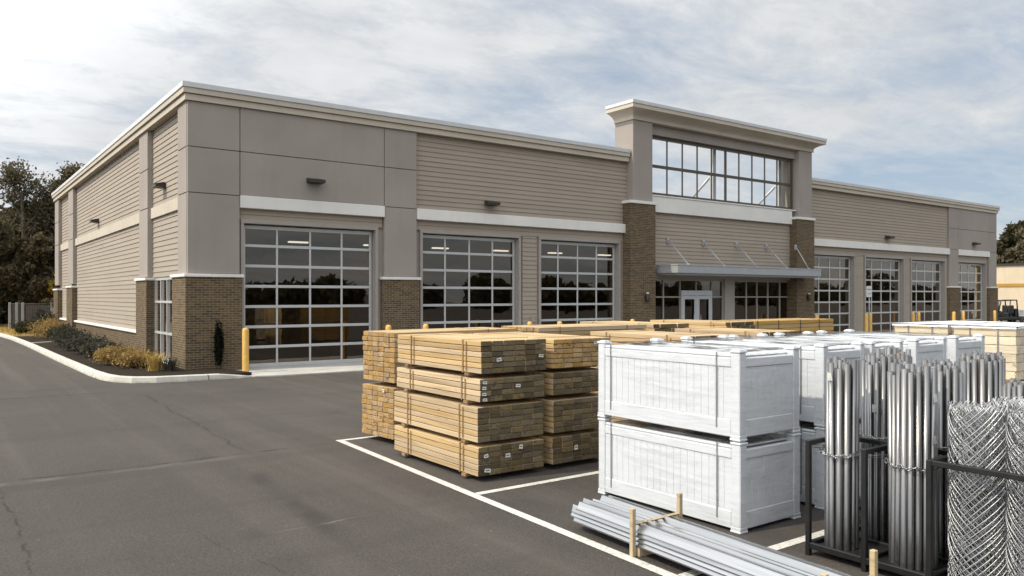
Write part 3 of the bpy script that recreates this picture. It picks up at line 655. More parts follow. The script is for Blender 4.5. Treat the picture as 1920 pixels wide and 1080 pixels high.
# ------------------------------------------------------------------ lumber
BOARD = {}
def board_mesh(w, h, L, side, end):
    k = (round(w, 3), round(h, 3), round(L, 3), side, end)
    if k not in BOARD:
        mb = MB(); mb.cbox(-w / 2 + .003, w / 2 - .003, -L / 2, L / 2, -h / 2 + .0035, h / 2 - .0035, .004, 0, 1)
        me = bpy.data.meshes.new('board'); me.from_pydata(mb.v, [], mb.f); me.materials.append(MATS[side]); me.materials.append(MATS[end]); me.polygons.foreach_set('material_index', mb.mi); me.update(); BOARD[k] = me
    return BOARD[k]
def lumber(label, cx, cy, z0, z1, W_, L, cols, rows, rz=0., end='pine_end_dark', side='pine_board', group='strapped lumber bundles in the yard', tags=(), straps=(-.62, .62), jit=.005, missing=0, bearer=True, strapmat='strap_brown'):
    r = thing('lumber_bundle', label, 'lumber', (cx, cy, z0), group); r.rotation_euler = (0, 0, rz); ORG[r.name] = V3((0, 0, 0))
    zb = .036 if bearer else 0
    w_ = W_ / cols; h_ = (z1 - z0 - zb) / rows
    for i in range(rows):
        for j in range(cols):
            o = bpy.data.objects.new('board', board_mesh(w_, h_, L, side, end)); link(o, r)
            o.location = (-W_ / 2 + w_ * (j + .5) + rnd.uniform(-.002, .002), rnd.uniform(-jit, jit) * (1.8 if rnd.random() < .12 else 1), zb + h_ * (i + .5))
            o.rotation_euler = (0, rnd.choice((0, PI)), rnd.uniform(-.002, .002))
    if bearer:
        for s in (-.36, .36):
            mb = MB(); mb.cbox(-W_ / 2 - .02, W_ / 2 + .0, s * L - .045, s * L + .045, .0, zb - .001, .003); obj('bearer', mb, 'bearer_wood', r)
    for s in straps:
        y = s * L / 2; a, b, c, d = -W_ / 2 - .007, W_ / 2 + .007, zb - .006, z1 - z0 + .005; hw = .011
        mb = MB(); mb.box(a, a + .003, y - hw, y + hw, c, d).box(b - .003, b, y - hw, y + hw, c, d).box(a + .003, b - .003, y - hw, y + hw, d - .003, d); obj('strap', mb, strapmat, r)
        if strapmat == 'strap_brown':
            mb = MB(); mb.cbox(a - .004, a + .002, y - .085, y - .072, zb + .02, (z1 - z0) * .96, .001); obj('edge_strip', mb, 'strap_brown', r)
    for (u, v, w2, h2) in tags:
        mb = MB(); x = -W_ / 2 + u * W_; z = zb + v * (z1 - z0 - zb); y = -L / 2 - .019
        q = rnd.uniform(-.15, .15)
        pts = [(-w2, -h2), (w2, -h2), (w2 * .94, h2), (-w2 * .92, h2 * .94)]
        P4 = [(x + p * math.cos(q) - z_ * math.sin(q), y - .004 * (k % 2), z + p * math.sin(q) + z_ * math.cos(q)) for k, (p, z_) in enumerate(pts)]
        mb.quad(*P4); tg = obj('paper_tag', mb, 'paper', r)
        mb = MB(); mb.quad((x - w2 * .6, y - .006, z - h2 * .2), (x + w2 * .6, y - .006, z - h2 * .2), (x + w2 * .6, y - .006, z + h2 * .25), (x - w2 * .55, y - .006, z + h2 * .25)); obj('print', mb, 'ink', tg)
    return r
AX, AY = 5.555, 8.58
lumber('bottom bundle of the near four-high lumber stack, sitting on the asphalt', AX, AY, .03, .405, .97, 2.05, 6, 5, tags=[(.10, .70, .032, .02), (.42, .62, .036, .024), (.62, .86, .028, .026), (.12, .2, .045, .022)])
lumber('second bundle up in the near four-high lumber stack, six boards high', AX, AY + .01, .42, .865, .97, 2.05, 6, 6)
lumber('third bundle up in near lumber stack, with four tags in a column', AX + .025, AY, .885, 1.19, .96, 2.03, 6, 4, tags=[(.06, .86, .03, .017), (.05, .62, .028, .019), (.05, .36, .03, .018), (.06, .12, .032, .017), (.56, .62, .036, .02)])
lumber('topmost bundle of the near lumber stack, sunlit boards with paper tags on the end', AX + .03, AY - .02, 1.215, 1.635, .965, 2.03, 6, 6, tags=[(.25, .42, .036, .02), (.90, .47, .036, .018)])
BX = 6.66
lumber('bottom bundle of the second four-high lumber stack, between near stack and white crates', BX, AY, .03, .40, .95, 2.04, 6, 5, tags=[(.38, .55, .03, .03)])
lumber('second bundle up in the second lumber stack, in the shade beside the near stack', BX, AY - .01, .42, .86, .95, 2.04, 6, 6)
lumber('third bundle up in the second lumber stack, in the shade beside the near stack', BX + .01, AY, .885, 1.2, .95, 2.03, 6, 4)
lumber('topmost bundle of the second lumber stack, one white tag on its end', BX + .01, AY - .01, 1.22, 1.62, .95, 2.03, 6, 6, end='pine_end', tags=[(.72, .83, .036, .016)])
# stack with its ends to the sun, boards along the store front
lumber('lower bundle of the left stack whose cut ends face the drive', 6.47, 10.69, .05, .83, .86, 2.36, 6, 10, -PI / 2 + .105, 'pine_end', tags=[(.72, .93, .03, .024)], straps=(.5,), jit=.007)
lumber('upper bundle of the left stack whose cut ends face the drive', 6.49, 10.69, .86, 1.63, .86, 2.36, 6, 10, -PI / 2 + .10, 'pine_end', straps=(.5,), jit=.008)
# stacks further back
for nm, cx, cy, W_, L, rz, end, c_, z1 in [('long stack beside the left one', 9.2, 10.62, 1.02, 2.5, -PI / 2, 'pine_end', 7, 1.645), ('stack with dark ends between two long ones', 11.12, 11.12, .95, 2.05, 0, 'pine_end_dark', 6, 1.645), ('stack with dark ends left of the strapped brown one', 13.15, 11.12, .9, 2.05, 0, 'pine_end_dark', 6, 1.64),
                                       ('left stack just behind the white crates', 9.1, 8.57, .94, 2.06, 0, 'pine_end_dark', 6, 1.585), ('right stack just behind the white crates', 10.83, 8.42, .96, 1.8, 0, 'pine_end_dark', 6, 1.60)]:
    lumber('lower bundle of the ' + nm, cx, cy, .05, .8, W_, L, c_, 10, rz, end)
    lumber('upper bundle of the ' + nm, cx, cy, .83, z1, W_, L, c_, 10, rz, end, jit=.02)
wood('brown_board', (.42, .27, .10), (.30, .18, .06), spread=.15)
lumber('lower bundle of the brown stack with black straps, far right of the lumber', 15.1, 10.6, .05, .8, .95, 2.85, 6, 9, -PI / 2, 'pine_end', 'brown_board', straps=(-.95, -.45, .1, .6), strapmat='ink')
lumber('upper bundle of the brown stack with black straps, far right of the lumber', 15.1, 10.6, .83, 1.645, .95, 2.85, 6, 9, -PI / 2, 'pine_end', 'brown_board', straps=(-.95, -.45, .1, .6), strapmat='ink')
# pale film-wrapped packs behind the crates
def film_shell(x0, x1, y0, y1, z0, z1, amp=.012, sides='xyXYt', res=26, seed=1):
    g = np.random.default_rng(seed); Vs, Fs = [], []; n0 = 0
    ph = g.random((6, 4)) * 6
    def face(P0, U, Vv, Nn, k):
        nonlocal n0
        u = np.linspace(0, 1, res + 1); uu, vv = np.meshgrid(u, u)
        d = np.zeros_like(uu)
        for q in range(6): d += np.sin(uu * (4 + 5 * q) * (1 + .3 * ph[k % 6, 0]) + vv * (9 + 6 * q) * math.cos(ph[q, 1] + k) + ph[q, 2] * 3) / (q + 1.5)
        d = d * amp * .5 * np.minimum(1, 6 * np.minimum(np.minimum(uu, 1 - uu), np.minimum(vv, 1 - vv)) + .1)
        P = np.array(P0) + uu[..., None] * np.array(U) + vv[..., None] * np.array(Vv) + (d + amp)[..., None] * np.array(Nn)
        Vs.append(P.reshape(-1, 3)); i = np.arange(res)[:, None] * (res + 1) + np.arange(res)[None]; i = i.ravel() + n0
        Fs.append(np.stack([i, i + 1, i + res + 2, i + res + 1], 1)); n0 += (res + 1) ** 2
    a, b, c = x1 - x0, y1 - y0, z1 - z0
    if 'x' in sides: face((x0, y1, z0), (0, -b, 0), (0, 0, c), (-1, 0, 0), 0)
    if 'y' in sides: face((x0, y0, z0), (a, 0, 0), (0, 0, c), (0, -1, 0), 1)
    if 'X' in sides: face((x1, y0, z0), (0, b, 0), (0, 0, c), (1, 0, 0), 2)
    if 'Y' in sides: face((x1, y1, z0), (-a, 0, 0), (0, 0, c), (0, 1, 0), 3)
    if 't' in sides: face((x0, y0, z1), (a, 0, 0), (0, b, 0), (0, 0, 1), 4)
    return np.concatenate(Vs), np.concatenate(Fs)
def wrapped(label, x0, x1, y0, y1, z0, z1, seed):
    r = lumber(label, (x0 + x1) / 2, (y0 + y1) / 2, z0, z1, x1 - x0, y1 - y0, 14, 6, 0, 'pale_board', 'pale_board', 'pale film-wrapped lumber packs', straps=(-.45, .45), strapmat='strap_grey', jit=.01)
    a, b, h = (x1 - x0) / 2, (y1 - y0) / 2, z1 - z0
    V, F = film_shell(-a - .01, a + .01, -b - .015, b + .015, .04, h + .008, .012, 'xyXYt', 22, seed); npobj('plastic_wrap', V, F, 'clear_film', r)
    V, F = film_shell(-a - .02, a + .02, -b - .02, b + .02, h - .012, h + .014, .012, 'xyXYt', 22, seed + 5); npobj('cover_sheet', V, F, 'wrap_white', r)
    return r
wrapped('lower pale wrapped pack of the stack under the far bollard pair', 13.0, 15.2, 6.0, 6.86, .05, .84, 3); wrapped('upper pale wrapped pack of the stack under the far bollard pair', 13.0, 15.2, 6.0, 6.86, .87, 1.68, 4)
wrapped('lower pale wrapped pack of the right-hand stack beyond the standing pipes', 12.9, 14.9, 4.98, 5.86, .05, .84, 5); wrapped('upper pale wrapped pack of the right-hand stack beyond the standing pipes', 12.9, 14.9, 4.98, 5.86, .87, 1.68, 6)

# ------------------------------------------------------------------ white crates
def make_crate(label, loc):
    r = thing('vinyl_crate', label, 'crate', loc, 'white wrapped crates stacked two high'); ORG[r.name] = V3((0, 0, 0))
    w_, L, h = .92, 1.88, .835; p = .10
    for sx in (0, 1):
        for sy in (0, 1):
            x = sx * (w_ - p); y = sy * (L - p)
            mb = MB(); mb.cbox(x, x + p, y, y + p, .05, h - .035, .008); mb.cbox(x - .008, x + p + .008, y - .008, y + p + .008, 0, .02, .005); mb.cbox(x - .004, x + p + .004, y - .004, y + p + .004, .021, .052, .004)
            o = obj('post', mb, 'white_vinyl', r)
            mb = MB(); mb.cbox(x - .008, x + p + .008, y - .008, y + p + .008, h - .034, h - .012, .005); mb.cbox(x + .008, x + p - .008, y + .008, y + p - .008, h - .0125, h - .001, .006); obj('cap', mb, 'white_vinyl', o)
    def beads(mb, fixed, a0, a1, z0, z1, axis, sgn):
        n = int((a1 - a0) / .088); st = (a1 - a0) / n
        for i in range(n):
            a, b = a0 + st * i + .001, a0 + st * (i + 1) - .001
            lo_, hi_ = (fixed, fixed + .02)
            (mb.cbox(lo_, hi_, a, b, z0, z1, .0025) if axis == 'x' else mb.cbox(a, b, lo_, hi_, z0, z1, .0025))
    for x in (.012, w_ - .032):
        mb = MB(); beads(mb, x, p, L - p, .191, .6655, 'x', 1); mb.box(x + .006, x + .014, p, L - p, .191, .6655); o = obj('side_panel', mb, 'white_vinyl', r)
        mb = MB(); x_ = x - .010; mb.cbox(x_, x_ + .055, p + .001, L - p - .001, .666, .755, .008); mb.cbox(x_ + .004, x_ + .051, p + .001, L - p - .001, .756, .785, .01); obj('top_rail', mb, 'white_vinyl', o)
        mb = MB(); mb.cbox(x_, x_ + .055, p + .001, L - p - .001, .028, .1905, .008); obj('bottom_rail', mb, 'white_vinyl', o)
    for y in (.014, L - .034):
        mb = MB(); beads(mb, y, p, w_ - p, .191, .6655, 'y', 1); mb.box(p, w_ - p, y + .006, y + .014, .191, .6655); o = obj('end_panel', mb, 'white_vinyl', r)
        mb = MB(); y_ = y - .010; mb.cbox(p + .001, w_ - p - .001, y_, y_ + .055, .666, .755, .008); obj('top_rail', mb, 'white_vinyl', o)
        mb = MB(); mb.cbox(p + .001, w_ - p - .001, y_, y_ + .055, .028, .1905, .008); obj('bottom_rail', mb, 'white_vinyl', o)
    mb = MB()
    for i in range(6): mb.cbox(.068 + .131 * i, .068 + .131 * i + .122, .07, L - .07, .757, .779, .008)
    obj('lid', mb, 'white_vinyl', r)
    mb = MB(); mb.box(.05, w_ - .05, .05, L - .05, .03, .05); obj('bottom_board', mb, 'stake_wood', r)
    for y in (.26, 1.68):
        mb = MB(); hw = .007; mb.box(-.004, -.001, y - hw, y + hw, .10, .80).box(w_ + .001, w_ + .004, y - hw, y + hw, .10, .80).box(-.001, w_ + .001, y - hw, y + hw, .797, .80); obj('strap', mb, 'strap_grey', r)
    V, F = film_shell(.004, w_ - .004, .002, L - .002, .035, .80, .010, 'xyXYt', 40, 11); f = npobj('plastic_wrap', V, F, 'clear_film', r)
    f.data.polygons.foreach_set('use_smooth', [True] * len(f.data.polygons))
    return r
CX = [5.88, 7.24, 8.07, 9.05, 10.08]
nms = ['nearest crate column, beside the steel channels', 'second crate column, behind the first standing pipes', 'middle crate column', 'fourth crate column', 'farthest crate column, beside the pale wrapped packs']
c0 = make_crate('lower white crate of the ' + nms[0], (CX[0], 4.52, 0))
for i, x in enumerate(CX):
    for k in range(2):
        if i == 0 and k == 0: continue
        wscale = [1, .84, .72, .80, .86][i]
        o = dup(c0, (x, 4.52 + (.0, .02, -.02, .0, .03)[i] + .006 * k, .836 * k), None, ('upper' if k else 'lower') + ' white crate of the ' + nms[i]); o.scale = (wscale, 1, 1)

# ------------------------------------------------------------------ steel channels lying in front
org = V3((4.985, 5.53, 0)); ang = math.radians(3.9)
cb = thing('channel_bundle', 'bundle of galvanised steel channels lying on the asphalt, held by wooden stakes', 'steel channels', tuple(org)); ORG[cb.name] = V3((0, 0, 0)); cb.rotation_euler = (0, 0, -ang)
NC = 5; wv = .093
for j in range(NC):
    for k in range(4):
        xc = -.186 + j * wv + rnd.uniform(-.003, .003); zc = .082 + k * .040 + ((0, .012, -.006, .014, .004)[j] if k == 3 else 0); hgt = .062; L = 4.9; y1 = rnd.uniform(-.05, .03) - .05 * (k == 3); tk = .005; rr = (.0, .006, -.008, .004, -.004)[(j + k) % 5]
        pr = [(-wv / 2, .0), (-wv / 2 + .010, .002), (-.012 + rr, hgt), (.004 + rr, hgt), (wv / 2 - .012, .006), (wv / 2 - .002, .0)]
        n_ = len(pr); mb = MB(); vs = []
        for yy in (y1, y1 - L): vs += [(xc + a, yy, zc + b) for a, b in pr] + [(xc + a, yy, zc + b + tk) for a, b in reversed(pr)]
        n2 = 2 * n_; mb.add(vs, [(i, (i + 1) % n2, n2 + (i + 1) % n2, n2 + i) for i in range(n2)] + [tuple(range(n2 - 1, -1, -1)), tuple(range(n2, 2 * n2))]); obj('channel', mb, 'galvanised_channel', cb)
for y in (-.88, -2.70):
    mb = MB()
    mb.cbox(-.282, -.242, y - .03, y + .01, 0, .40, .004); obj('stake', mb, 'stake_wood', cb)
    mb = MB(); mb.cbox(.268, .308, y - .01, y + .03, .0, .45, .004); obj('stake', mb, 'stake_wood', cb)
    mb = MB(); mb.tube([(-.24, y - .01, .268), (.25, y + .005, .278), (.315, y + .01, .272)], .014, 4, True, 0, False); obj('crosspiece', mb, 'stake_wood', cb)
    mb = MB(); mb.cbox(-.225, .225, y - .05, y + .04, .0, .078, .004); obj('bearer', mb, 'stake_wood', cb)

# ------------------------------------------------------------------ pipe racks, pipes, mesh rolls
def rack(label, x0, xm, x1, ys_, front):
    r = thing('pipe_rack', label, 'rack', (x0, ys_[-1], 0), 'black steel pipe racks'); w_ = .04
    top = .955
    for y in ys_:
        for x in (x0, xm, x1):
            mb = MB(); mb.cbox(x, x + w_, y - w_, y, .0, top, .004); obj('post', mb, 'black_steel', r)
        for xa, xb in ((x0 + w_ + .001, xm - .001), (xm + w_ + .001, x1 - .001)):
            for za, zb in ((top - w_, top), (.07, .11)):
                mb = MB(); mb.cbox(xa, xb, y - w_, y, za, zb, .004); obj('divider', mb, 'black_steel', r)
    for i in range(len(ys_) - 1):
        ya, yb = ys_[i + 1] + .001, ys_[i] - w_ - .001
        for x in (x0, xm, x1):
            mb = MB(); mb.cbox(x, x + w_, ya, yb, .06, .11, .004)
            obj('rail', mb, 'black_steel', r)
            if x != x0 or i in front: mb = MB(); mb.cbox(x, x + w_, ya, yb, top - w_, top, .004); obj('rail', mb, 'black_steel', r)
        mb = MB(); mb.box(x0 + w_ + .002, x1 - .002, ya + .01, yb - .01, .075, .082); obj('base_plate', mb, 'black_steel', r)
    return r
rack('black steel rack holding standing pipes and mesh rolls, beside the nearest white crates', 5.86, 6.34, 6.84, [3.85, 3.36, 2.86, 2.02], (2,))
rack('black steel rack standing behind the first rack, holding more pipes', 6.98, 7.42, 7.88, [4.22, 3.55, 2.95, 2.4], ())
def pipes(label, cx, cy, R, n, z0, z1, chain=None, seed=0, tags=1, jitz=.05, rp=.0245):
    g = random.Random(seed); r = thing('pipe_bundle', label, 'pipes', (cx, cy, z0), 'bundles of galvanised pipes standing in racks')
    pts = [(0, 0)]; ringr = [rp * 2.02, rp * 4.05, rp * 6.1]
    for rr in ringr:
        if rr + rp <= R + .012:
            k = int(2 * PI * rr / (rp * 2.06)); ph = g.random() * 6
            pts += [(rr * math.cos(ph + 2 * PI * i / k), rr * math.sin(ph + 2 * PI * i / k)) for i in range(k)]
    pts = pts[:n] if len(pts) > n else pts
    for (x, y) in pts:
        zt = z1 + g.uniform(-jitz, jitz); rr = rp * g.choice((1, 1, .9, .85)); lx_, ly_ = g.uniform(-.012, .012), g.uniform(-.012, .012)
        mb = MB(); n_ = 12; a = (cx + x, cy + y, z0); b = (cx + x + lx_, cy + y + ly_, zt)
        prof = [(rr, z0), (rr, zt), (rr * .84, zt), (rr * .84, zt - .15), (.001, zt - .15)]
        vs = []
        for q, z in prof:
            f = (z - z0) / (zt - z0)
            vs += [(cx + x + lx_ * f + q * math.cos(2 * PI * k / n_), cy + y + ly_ * f + q * math.sin(2 * PI * k / n_), z) for k in range(n_)]
        mb.add(vs, [(i * n_ + k, i * n_ + (k + 1) % n_, (i + 1) * n_ + (k + 1) % n_, (i + 1) * n_ + k) for i in range(4) for k in range(n_)], 0, True)
        obj('pipe', mb, 'galvanised_pipe', r)
    if chain:
        zc, x0 = chain; mb = MB(); Rc = R + .022; N = 22
        pth = []
        for i in range(N + 1):
            th = PI * .42 + (PI * 1.72 - PI * .42) * i / N
            pth.append(V3((cx + Rc * math.cos(th), cy + Rc * math.sin(th), zc - .028 * math.sin(PI * i / N) + .012 * math.sin(i * 2.1))))
        pth = [V3((x0, cy + R + .06, zc + .02))] + pth + [V3((x0 + .02, cy - R - .06, zc + .01))]
        for i in range(len(pth) - 1):
            a, b = pth[i], pth[i + 1]; d = (b - a); m_ = (a + b) / 2; sd = d.cross(V3((0, 0, 1))).normalized() if i % 2 else V3((0, 0, 1))
            lp = [m_ + d * .62 * math.cos(2 * PI * k / 8) + sd * .011 * math.sin(2 * PI * k / 8) for k in range(9)]
            mb.tube(lp, .0042, 5, False)
        obj('chain', mb, 'galvanised_channel', r)
    for i in range(tags):
        th = g.uniform(PI * .85, PI * 1.45); z = z1 - g.uniform(.1, .55); x, y = cx + (R + .014) * math.cos(th), cy + (R + .014) * math.sin(th); tx, ty = -math.sin(th), math.cos(th); w2 = .022
        mb = MB(); mb.quad((x - tx * w2, y - ty * w2, z - .035), (x + tx * w2, y + ty * w2, z - .03), (x + tx * w2 * .8 - .012, y + ty * w2 * .8, z + .03), (x - tx * w2 - .006, y - ty * w2, z + .034)); obj('paper_tag', mb, 'paper', r)
    return r
pipes('bundle of grey pipes in first rack bay, chained next to nearest white crates', 6.08, 3.655, .142, 19, .085, 1.6, (.88, 5.89), 1, 1, rp=.0275)
pipes('bundle of grey pipes at the front of the middle rack bay, chained across its waist', 6.125, 3.08, .170, 37, .085, 1.59, (.88, 5.89), 2, 2)
pipes('pipe bundle standing behind the first chained bundle in the near rack', 6.60, 3.58, .170, 37, .085, 1.61, (.98, 6.37), 3, 1)
pipes('pipe bundle standing behind the middle chained bundle in the near rack', 6.60, 3.08, .170, 37, .085, 1.59, (.98, 6.37), 4, 2)
pipes('slightly taller pipe bundle in the rear rack, seen between the two near bundles', 7.26, 3.85, .170, 37, .085, 1.63, None, 5, 0)
pipes('pipe bundle with white tags in the rear rack, in front of the farthest white crate', 7.66, 3.24, .186, 37, .085, 1.60, None, 6, 4, rp=.0262)
pipes('short grey pipes poking up behind the chain-link rolls', 7.22, 2.70, .170, 37, .085, 1.44, None, 7, 3, .03)
def mesh_roll(label, cx, cy, R, h, z0=.085, seed=0):
    r = thing('mesh_roll', label, 'wire mesh roll', (cx, cy, z0), 'rolls of chain-link mesh'); g = np.random.default_rng(seed)
    for li, (rad, nw) in enumerate([(R, 24), (R * .88, 19), (R * .6, 13)]):
        Vs, Fs = [], []; n0 = 0; m_ = 84; wr = (.0036, .0022, .0022)[li]
        ph0 = g.random(); tw = h / rad * .95
        for s in (1, -1):
            for i in range(nw):
                tt = np.linspace(0, 1, m_ + 1); th = 2 * PI * (i + ph0) / nw + s * tw * tt * (1.0 if s > 0 else 1.05) + .02 * np.sin(tt * 20 + i) + .10 * np.sin(tt * 3 + li)
                rr = rad + (.0025 * s) + .006 * np.sin(tt * 9 + i * .9 + li) + .006 * np.sin(th * 3)
                z = z0 + h * tt * (1 + .012 * np.sin(i * 2.3 + s)) 
                P = np.stack([cx + rr * np.cos(th), cy + rr * np.sin(th), z], 1)
                nrm = np.stack([np.cos(th), np.sin(th), 0 * th], 1); bi = np.stack([-np.sin(th), np.cos(th), 0 * th], 1); bi = bi * .72 - s * np.array([0, 0, .7])
                rg = np.stack([P + nrm * wr, P + bi * wr, P - nrm * wr, P - bi * wr], 1).reshape(-1, 3); Vs.append(rg)
                a = (np.arange(m_)[:, None] * 4 + np.arange(4)[None]); b = (np.arange(m_)[:, None] * 4 + (np.arange(4)[None] + 1) % 4)
                Fs.append(np.stack([a, b, b + 4, a + 4], 2).reshape(-1, 4) + n0); n0 += len(rg)
        # twisted wire ends along the top
        o = npobj('mesh_layer', np.concatenate(Vs), np.concatenate(Fs), 'galvanised_wire', r); o.data.polygons.foreach_set('use_smooth', [True] * len(o.data.polygons))
    mb = MB(); rr_ = random.Random(seed)
    for i in range(60):
        th = rr_.uniform(0, 2 * PI); q = R * rr_.choice((1, .93, .85, .7, .5, .35)); z = z0 + h * .985; x, y = cx + q * math.cos(th), cy + q * math.sin(th); t2 = th + 1.2
        mb.tube([(x - .02 * math.cos(t2), y - .02 * math.sin(t2), z - .02), (x, y, z + .022), (x + .022 * math.cos(t2), y + .022 * math.sin(t2), z - .01)], .003, 4, False)
    for q in (.66, .45):
        for k in range(18):
            th = 2 * PI * k / 18; mb.tube([(cx + R * q * math.cos(th + a * 2.2), cy + R * q * math.sin(th + a * 2.2), z0 + h * (.55 + .44 * a)) for a in (0, .33, .66, 1)], .003, 4, False); mb.tube([(cx + R * q * math.cos(th - a * 2.2), cy + R * q * math.sin(th - a * 2.2), z0 + h * (.55 + .44 * a)) for a in (0, .33, .66, 1)], .003, 4, False)
    obj('wire_ends', mb, 'galvanised_wire', r); return r
mesh_roll('left chain-link mesh roll standing in the near end of the rack', 6.10, 2.60, .19, 1.28, seed=1)
mesh_roll('right chain-link mesh roll standing in the near end of the rack', 6.13, 2.23, .185, 1.25, seed=2)
mesh_roll('chain-link mesh roll standing behind the two near mesh rolls', 6.60, 2.52, .18, 1.28, seed=3)

# ------------------------------------------------------------------ plants
def leaves(P, size, g, flat=0.):
    """quads round the points P"""
    n = len(P); a = g.normal(size=(n, 3)); a /= np.linalg.norm(a, axis=1)[:, None]; b = g.normal(size=(n, 3)); b -= (a * b).sum(1)[:, None] * a; b /= np.linalg.norm(b, axis=1)[:, None]
    if flat: a[:, 2] *= 1 - flat
    s = size * (.55 + .9 * g.random(n))[:, None]
    V = np.stack([P - a * s * .5, P - b * s * .26, P + a * s * .5, P + b * s * .26], 1).reshape(-1, 3)
    return V, np.arange(len(V)).reshape(-1, 4)
def tree(label, x, y, h, spread, mat, seed, group, dens=1., trunk_h=.35, size=.34, open_=.0, cat='tree', name='tree', tilt=0.):
    g = random.Random(seed); ng = np.random.default_rng(seed); r = thing(name, label, cat, (x, y, 0), group)
    mb = MB(); tips = []
    def branch(p, d, L, rad, lvl):
        pts = [p]; rs = [rad]; k = 4
        for i in range(k):
            d = (d + V3((g.uniform(-.16, .16), g.uniform(-.16, .16), g.uniform(-.06, .14)))).normalized(); p = p + d * (L / k); pts.append(p); rs.append(rad * (1 - .62 * (i + 1) / k))
            if lvl >= 2 : tips.append((p, lvl))
        mb.tube(pts, rs, 6 if lvl else 9, False)
        if lvl < 3:
            nb = (9, 5, 4)[lvl]
            for i in range(nb):
                f = g.uniform(.35, 1.) if lvl else trunk_h + (1 - trunk_h) * (i + .5) / nb
                q = pts[min(int(f * k), k - 1)].lerp(pts[min(int(f * k) + 1, k)], f * k - int(f * k)) if f < 1 else pts[-1]
                az = g.uniform(0, 2 * PI); el = g.uniform(.25, .95) if lvl else .25 + .75 * f
                nd = V3((math.cos(az) * math.cos(el), math.sin(az) * math.cos(el), math.sin(el)))
                nd = (nd + d * .35).normalized(); sc_ = (spread * (1.15 - .75 * max(0, f - .35)), L * .55, L * .55)[lvl]
                branch(q, nd, sc_ * g.uniform(.7, 1.1), max(rad * (.42 if lvl == 0 else .5), .015), lvl + 1)
    branch(V3((x, y, -.1)), V3((tilt, 0, 1)).normalized(), h * .86, h * .018, 0)
    obj('trunk', mb, 'bark', r)
    T = np.array([tuple(p) for p, l_ in tips])
    keep = ng.random(len(T)) > open_; T = T[keep]
    per = max(4, int(26 * dens)); P = np.repeat(T, per, 0) + ng.normal(0, 1, (len(T) * per, 3)) * np.array([.34, .34, .26]) * (h / 12)
    V, F = leaves(P, size, ng); npobj('crown', V, F, mat, r); return r
TB = 'trees behind the store'
tree('tall open tree with feathery upright branches above the left fence', 5.9, 68., 11.6, 3.3, 'leaf_olive', 21, TB, .36, .3, .22, .2)
tree('airy tree showing above the roofline at the store back corner', 6.4, 71.5, 12.2, 3.4, 'leaf_olive', 22, TB, 1.1, .3, .28, .05)
for k, (x, y, h, sp, m, lb) in enumerate([(-.5, 68, 8.6, 3.4, 'leaf_dark', 'dense dark tree at the left picture edge'), (4.0, 72, 8.4, 3.2, 'leaf_dark', 'dark bushy tree low behind the tall open tree'), (8.0, 69, 7.6, 3.0, 'leaf_dark', 'dark tree tucked behind the store back corner'),
                                       (2.0, 64.5, 6.2, 2.6, 'leaf_olive', 'olive mid-height tree in front of the dark trees'), (5.6, 64, 5.2, 2.3, 'leaf_brown', 'brown leaved mid-height tree behind the slatted enclosure'), (-4.5, 74, 10, 4., 'leaf_dark', 'dark tree beyond the left picture edge'), (-2, 63, 4.2, 2.2, 'leaf_dark', 'low dark tree at the end of the drive'), (11, 73, 7.5, 3., 'leaf_dark', 'dark tree seen just past the store back wall')]):
    tree(lb, x, y, h, sp, m, 23 + k, TB, 2.0, .08, .36)
P = []
for k in range(34):
    c_ = np.array([rnd.uniform(-9, 12), rnd.uniform(70, 80), rnd.uniform(.4, 3.2)]); P.append(c_ + nrg.normal(size=(420, 3)) * np.array([1.1, 1.0, .9]))
P = np.concatenate(P); P = P[P[:, 2] > 0]; V, F = leaves(P, .5, nrg); o = npobj('undergrowth', V, F, 'leaf_dark'); o['kind'] = 'stuff'; tag(o, 'dark tangled undergrowth below the trees behind the store')
tree('small rust leaved tree beside the fence enclosure', 6.5, 57.4, 3.3, 1.15, 'leaf_brown', 35, TB, 1.3, .12, .2)
tree('small yellow leaved sapling behind the fence enclosure', 7.4, 61, 4.4, 1.0, 'leaf_yellow', 36, TB, .6, .4, .2)
for k, (x, y, h, lb) in enumerate([(112.5, 47.5, 10.2, 'tall dense tree behind the cream building, next to the store corner'), (117, 43.5, 9.6, 'olive tree behind the cream building, right picture edge'), (121, 48.5, 10.6, 'far dark tree between the trees behind the cream building'), (121, 40, 11, 'far tree beyond the right picture edge')]):
    tree(lb, x, y, h, 4., ('leaf_olive', 'leaf_olive', 'leaf_dark', 'leaf_olive')[k], 40 + k, 'trees behind the cream building', 2.2, .12, .5)
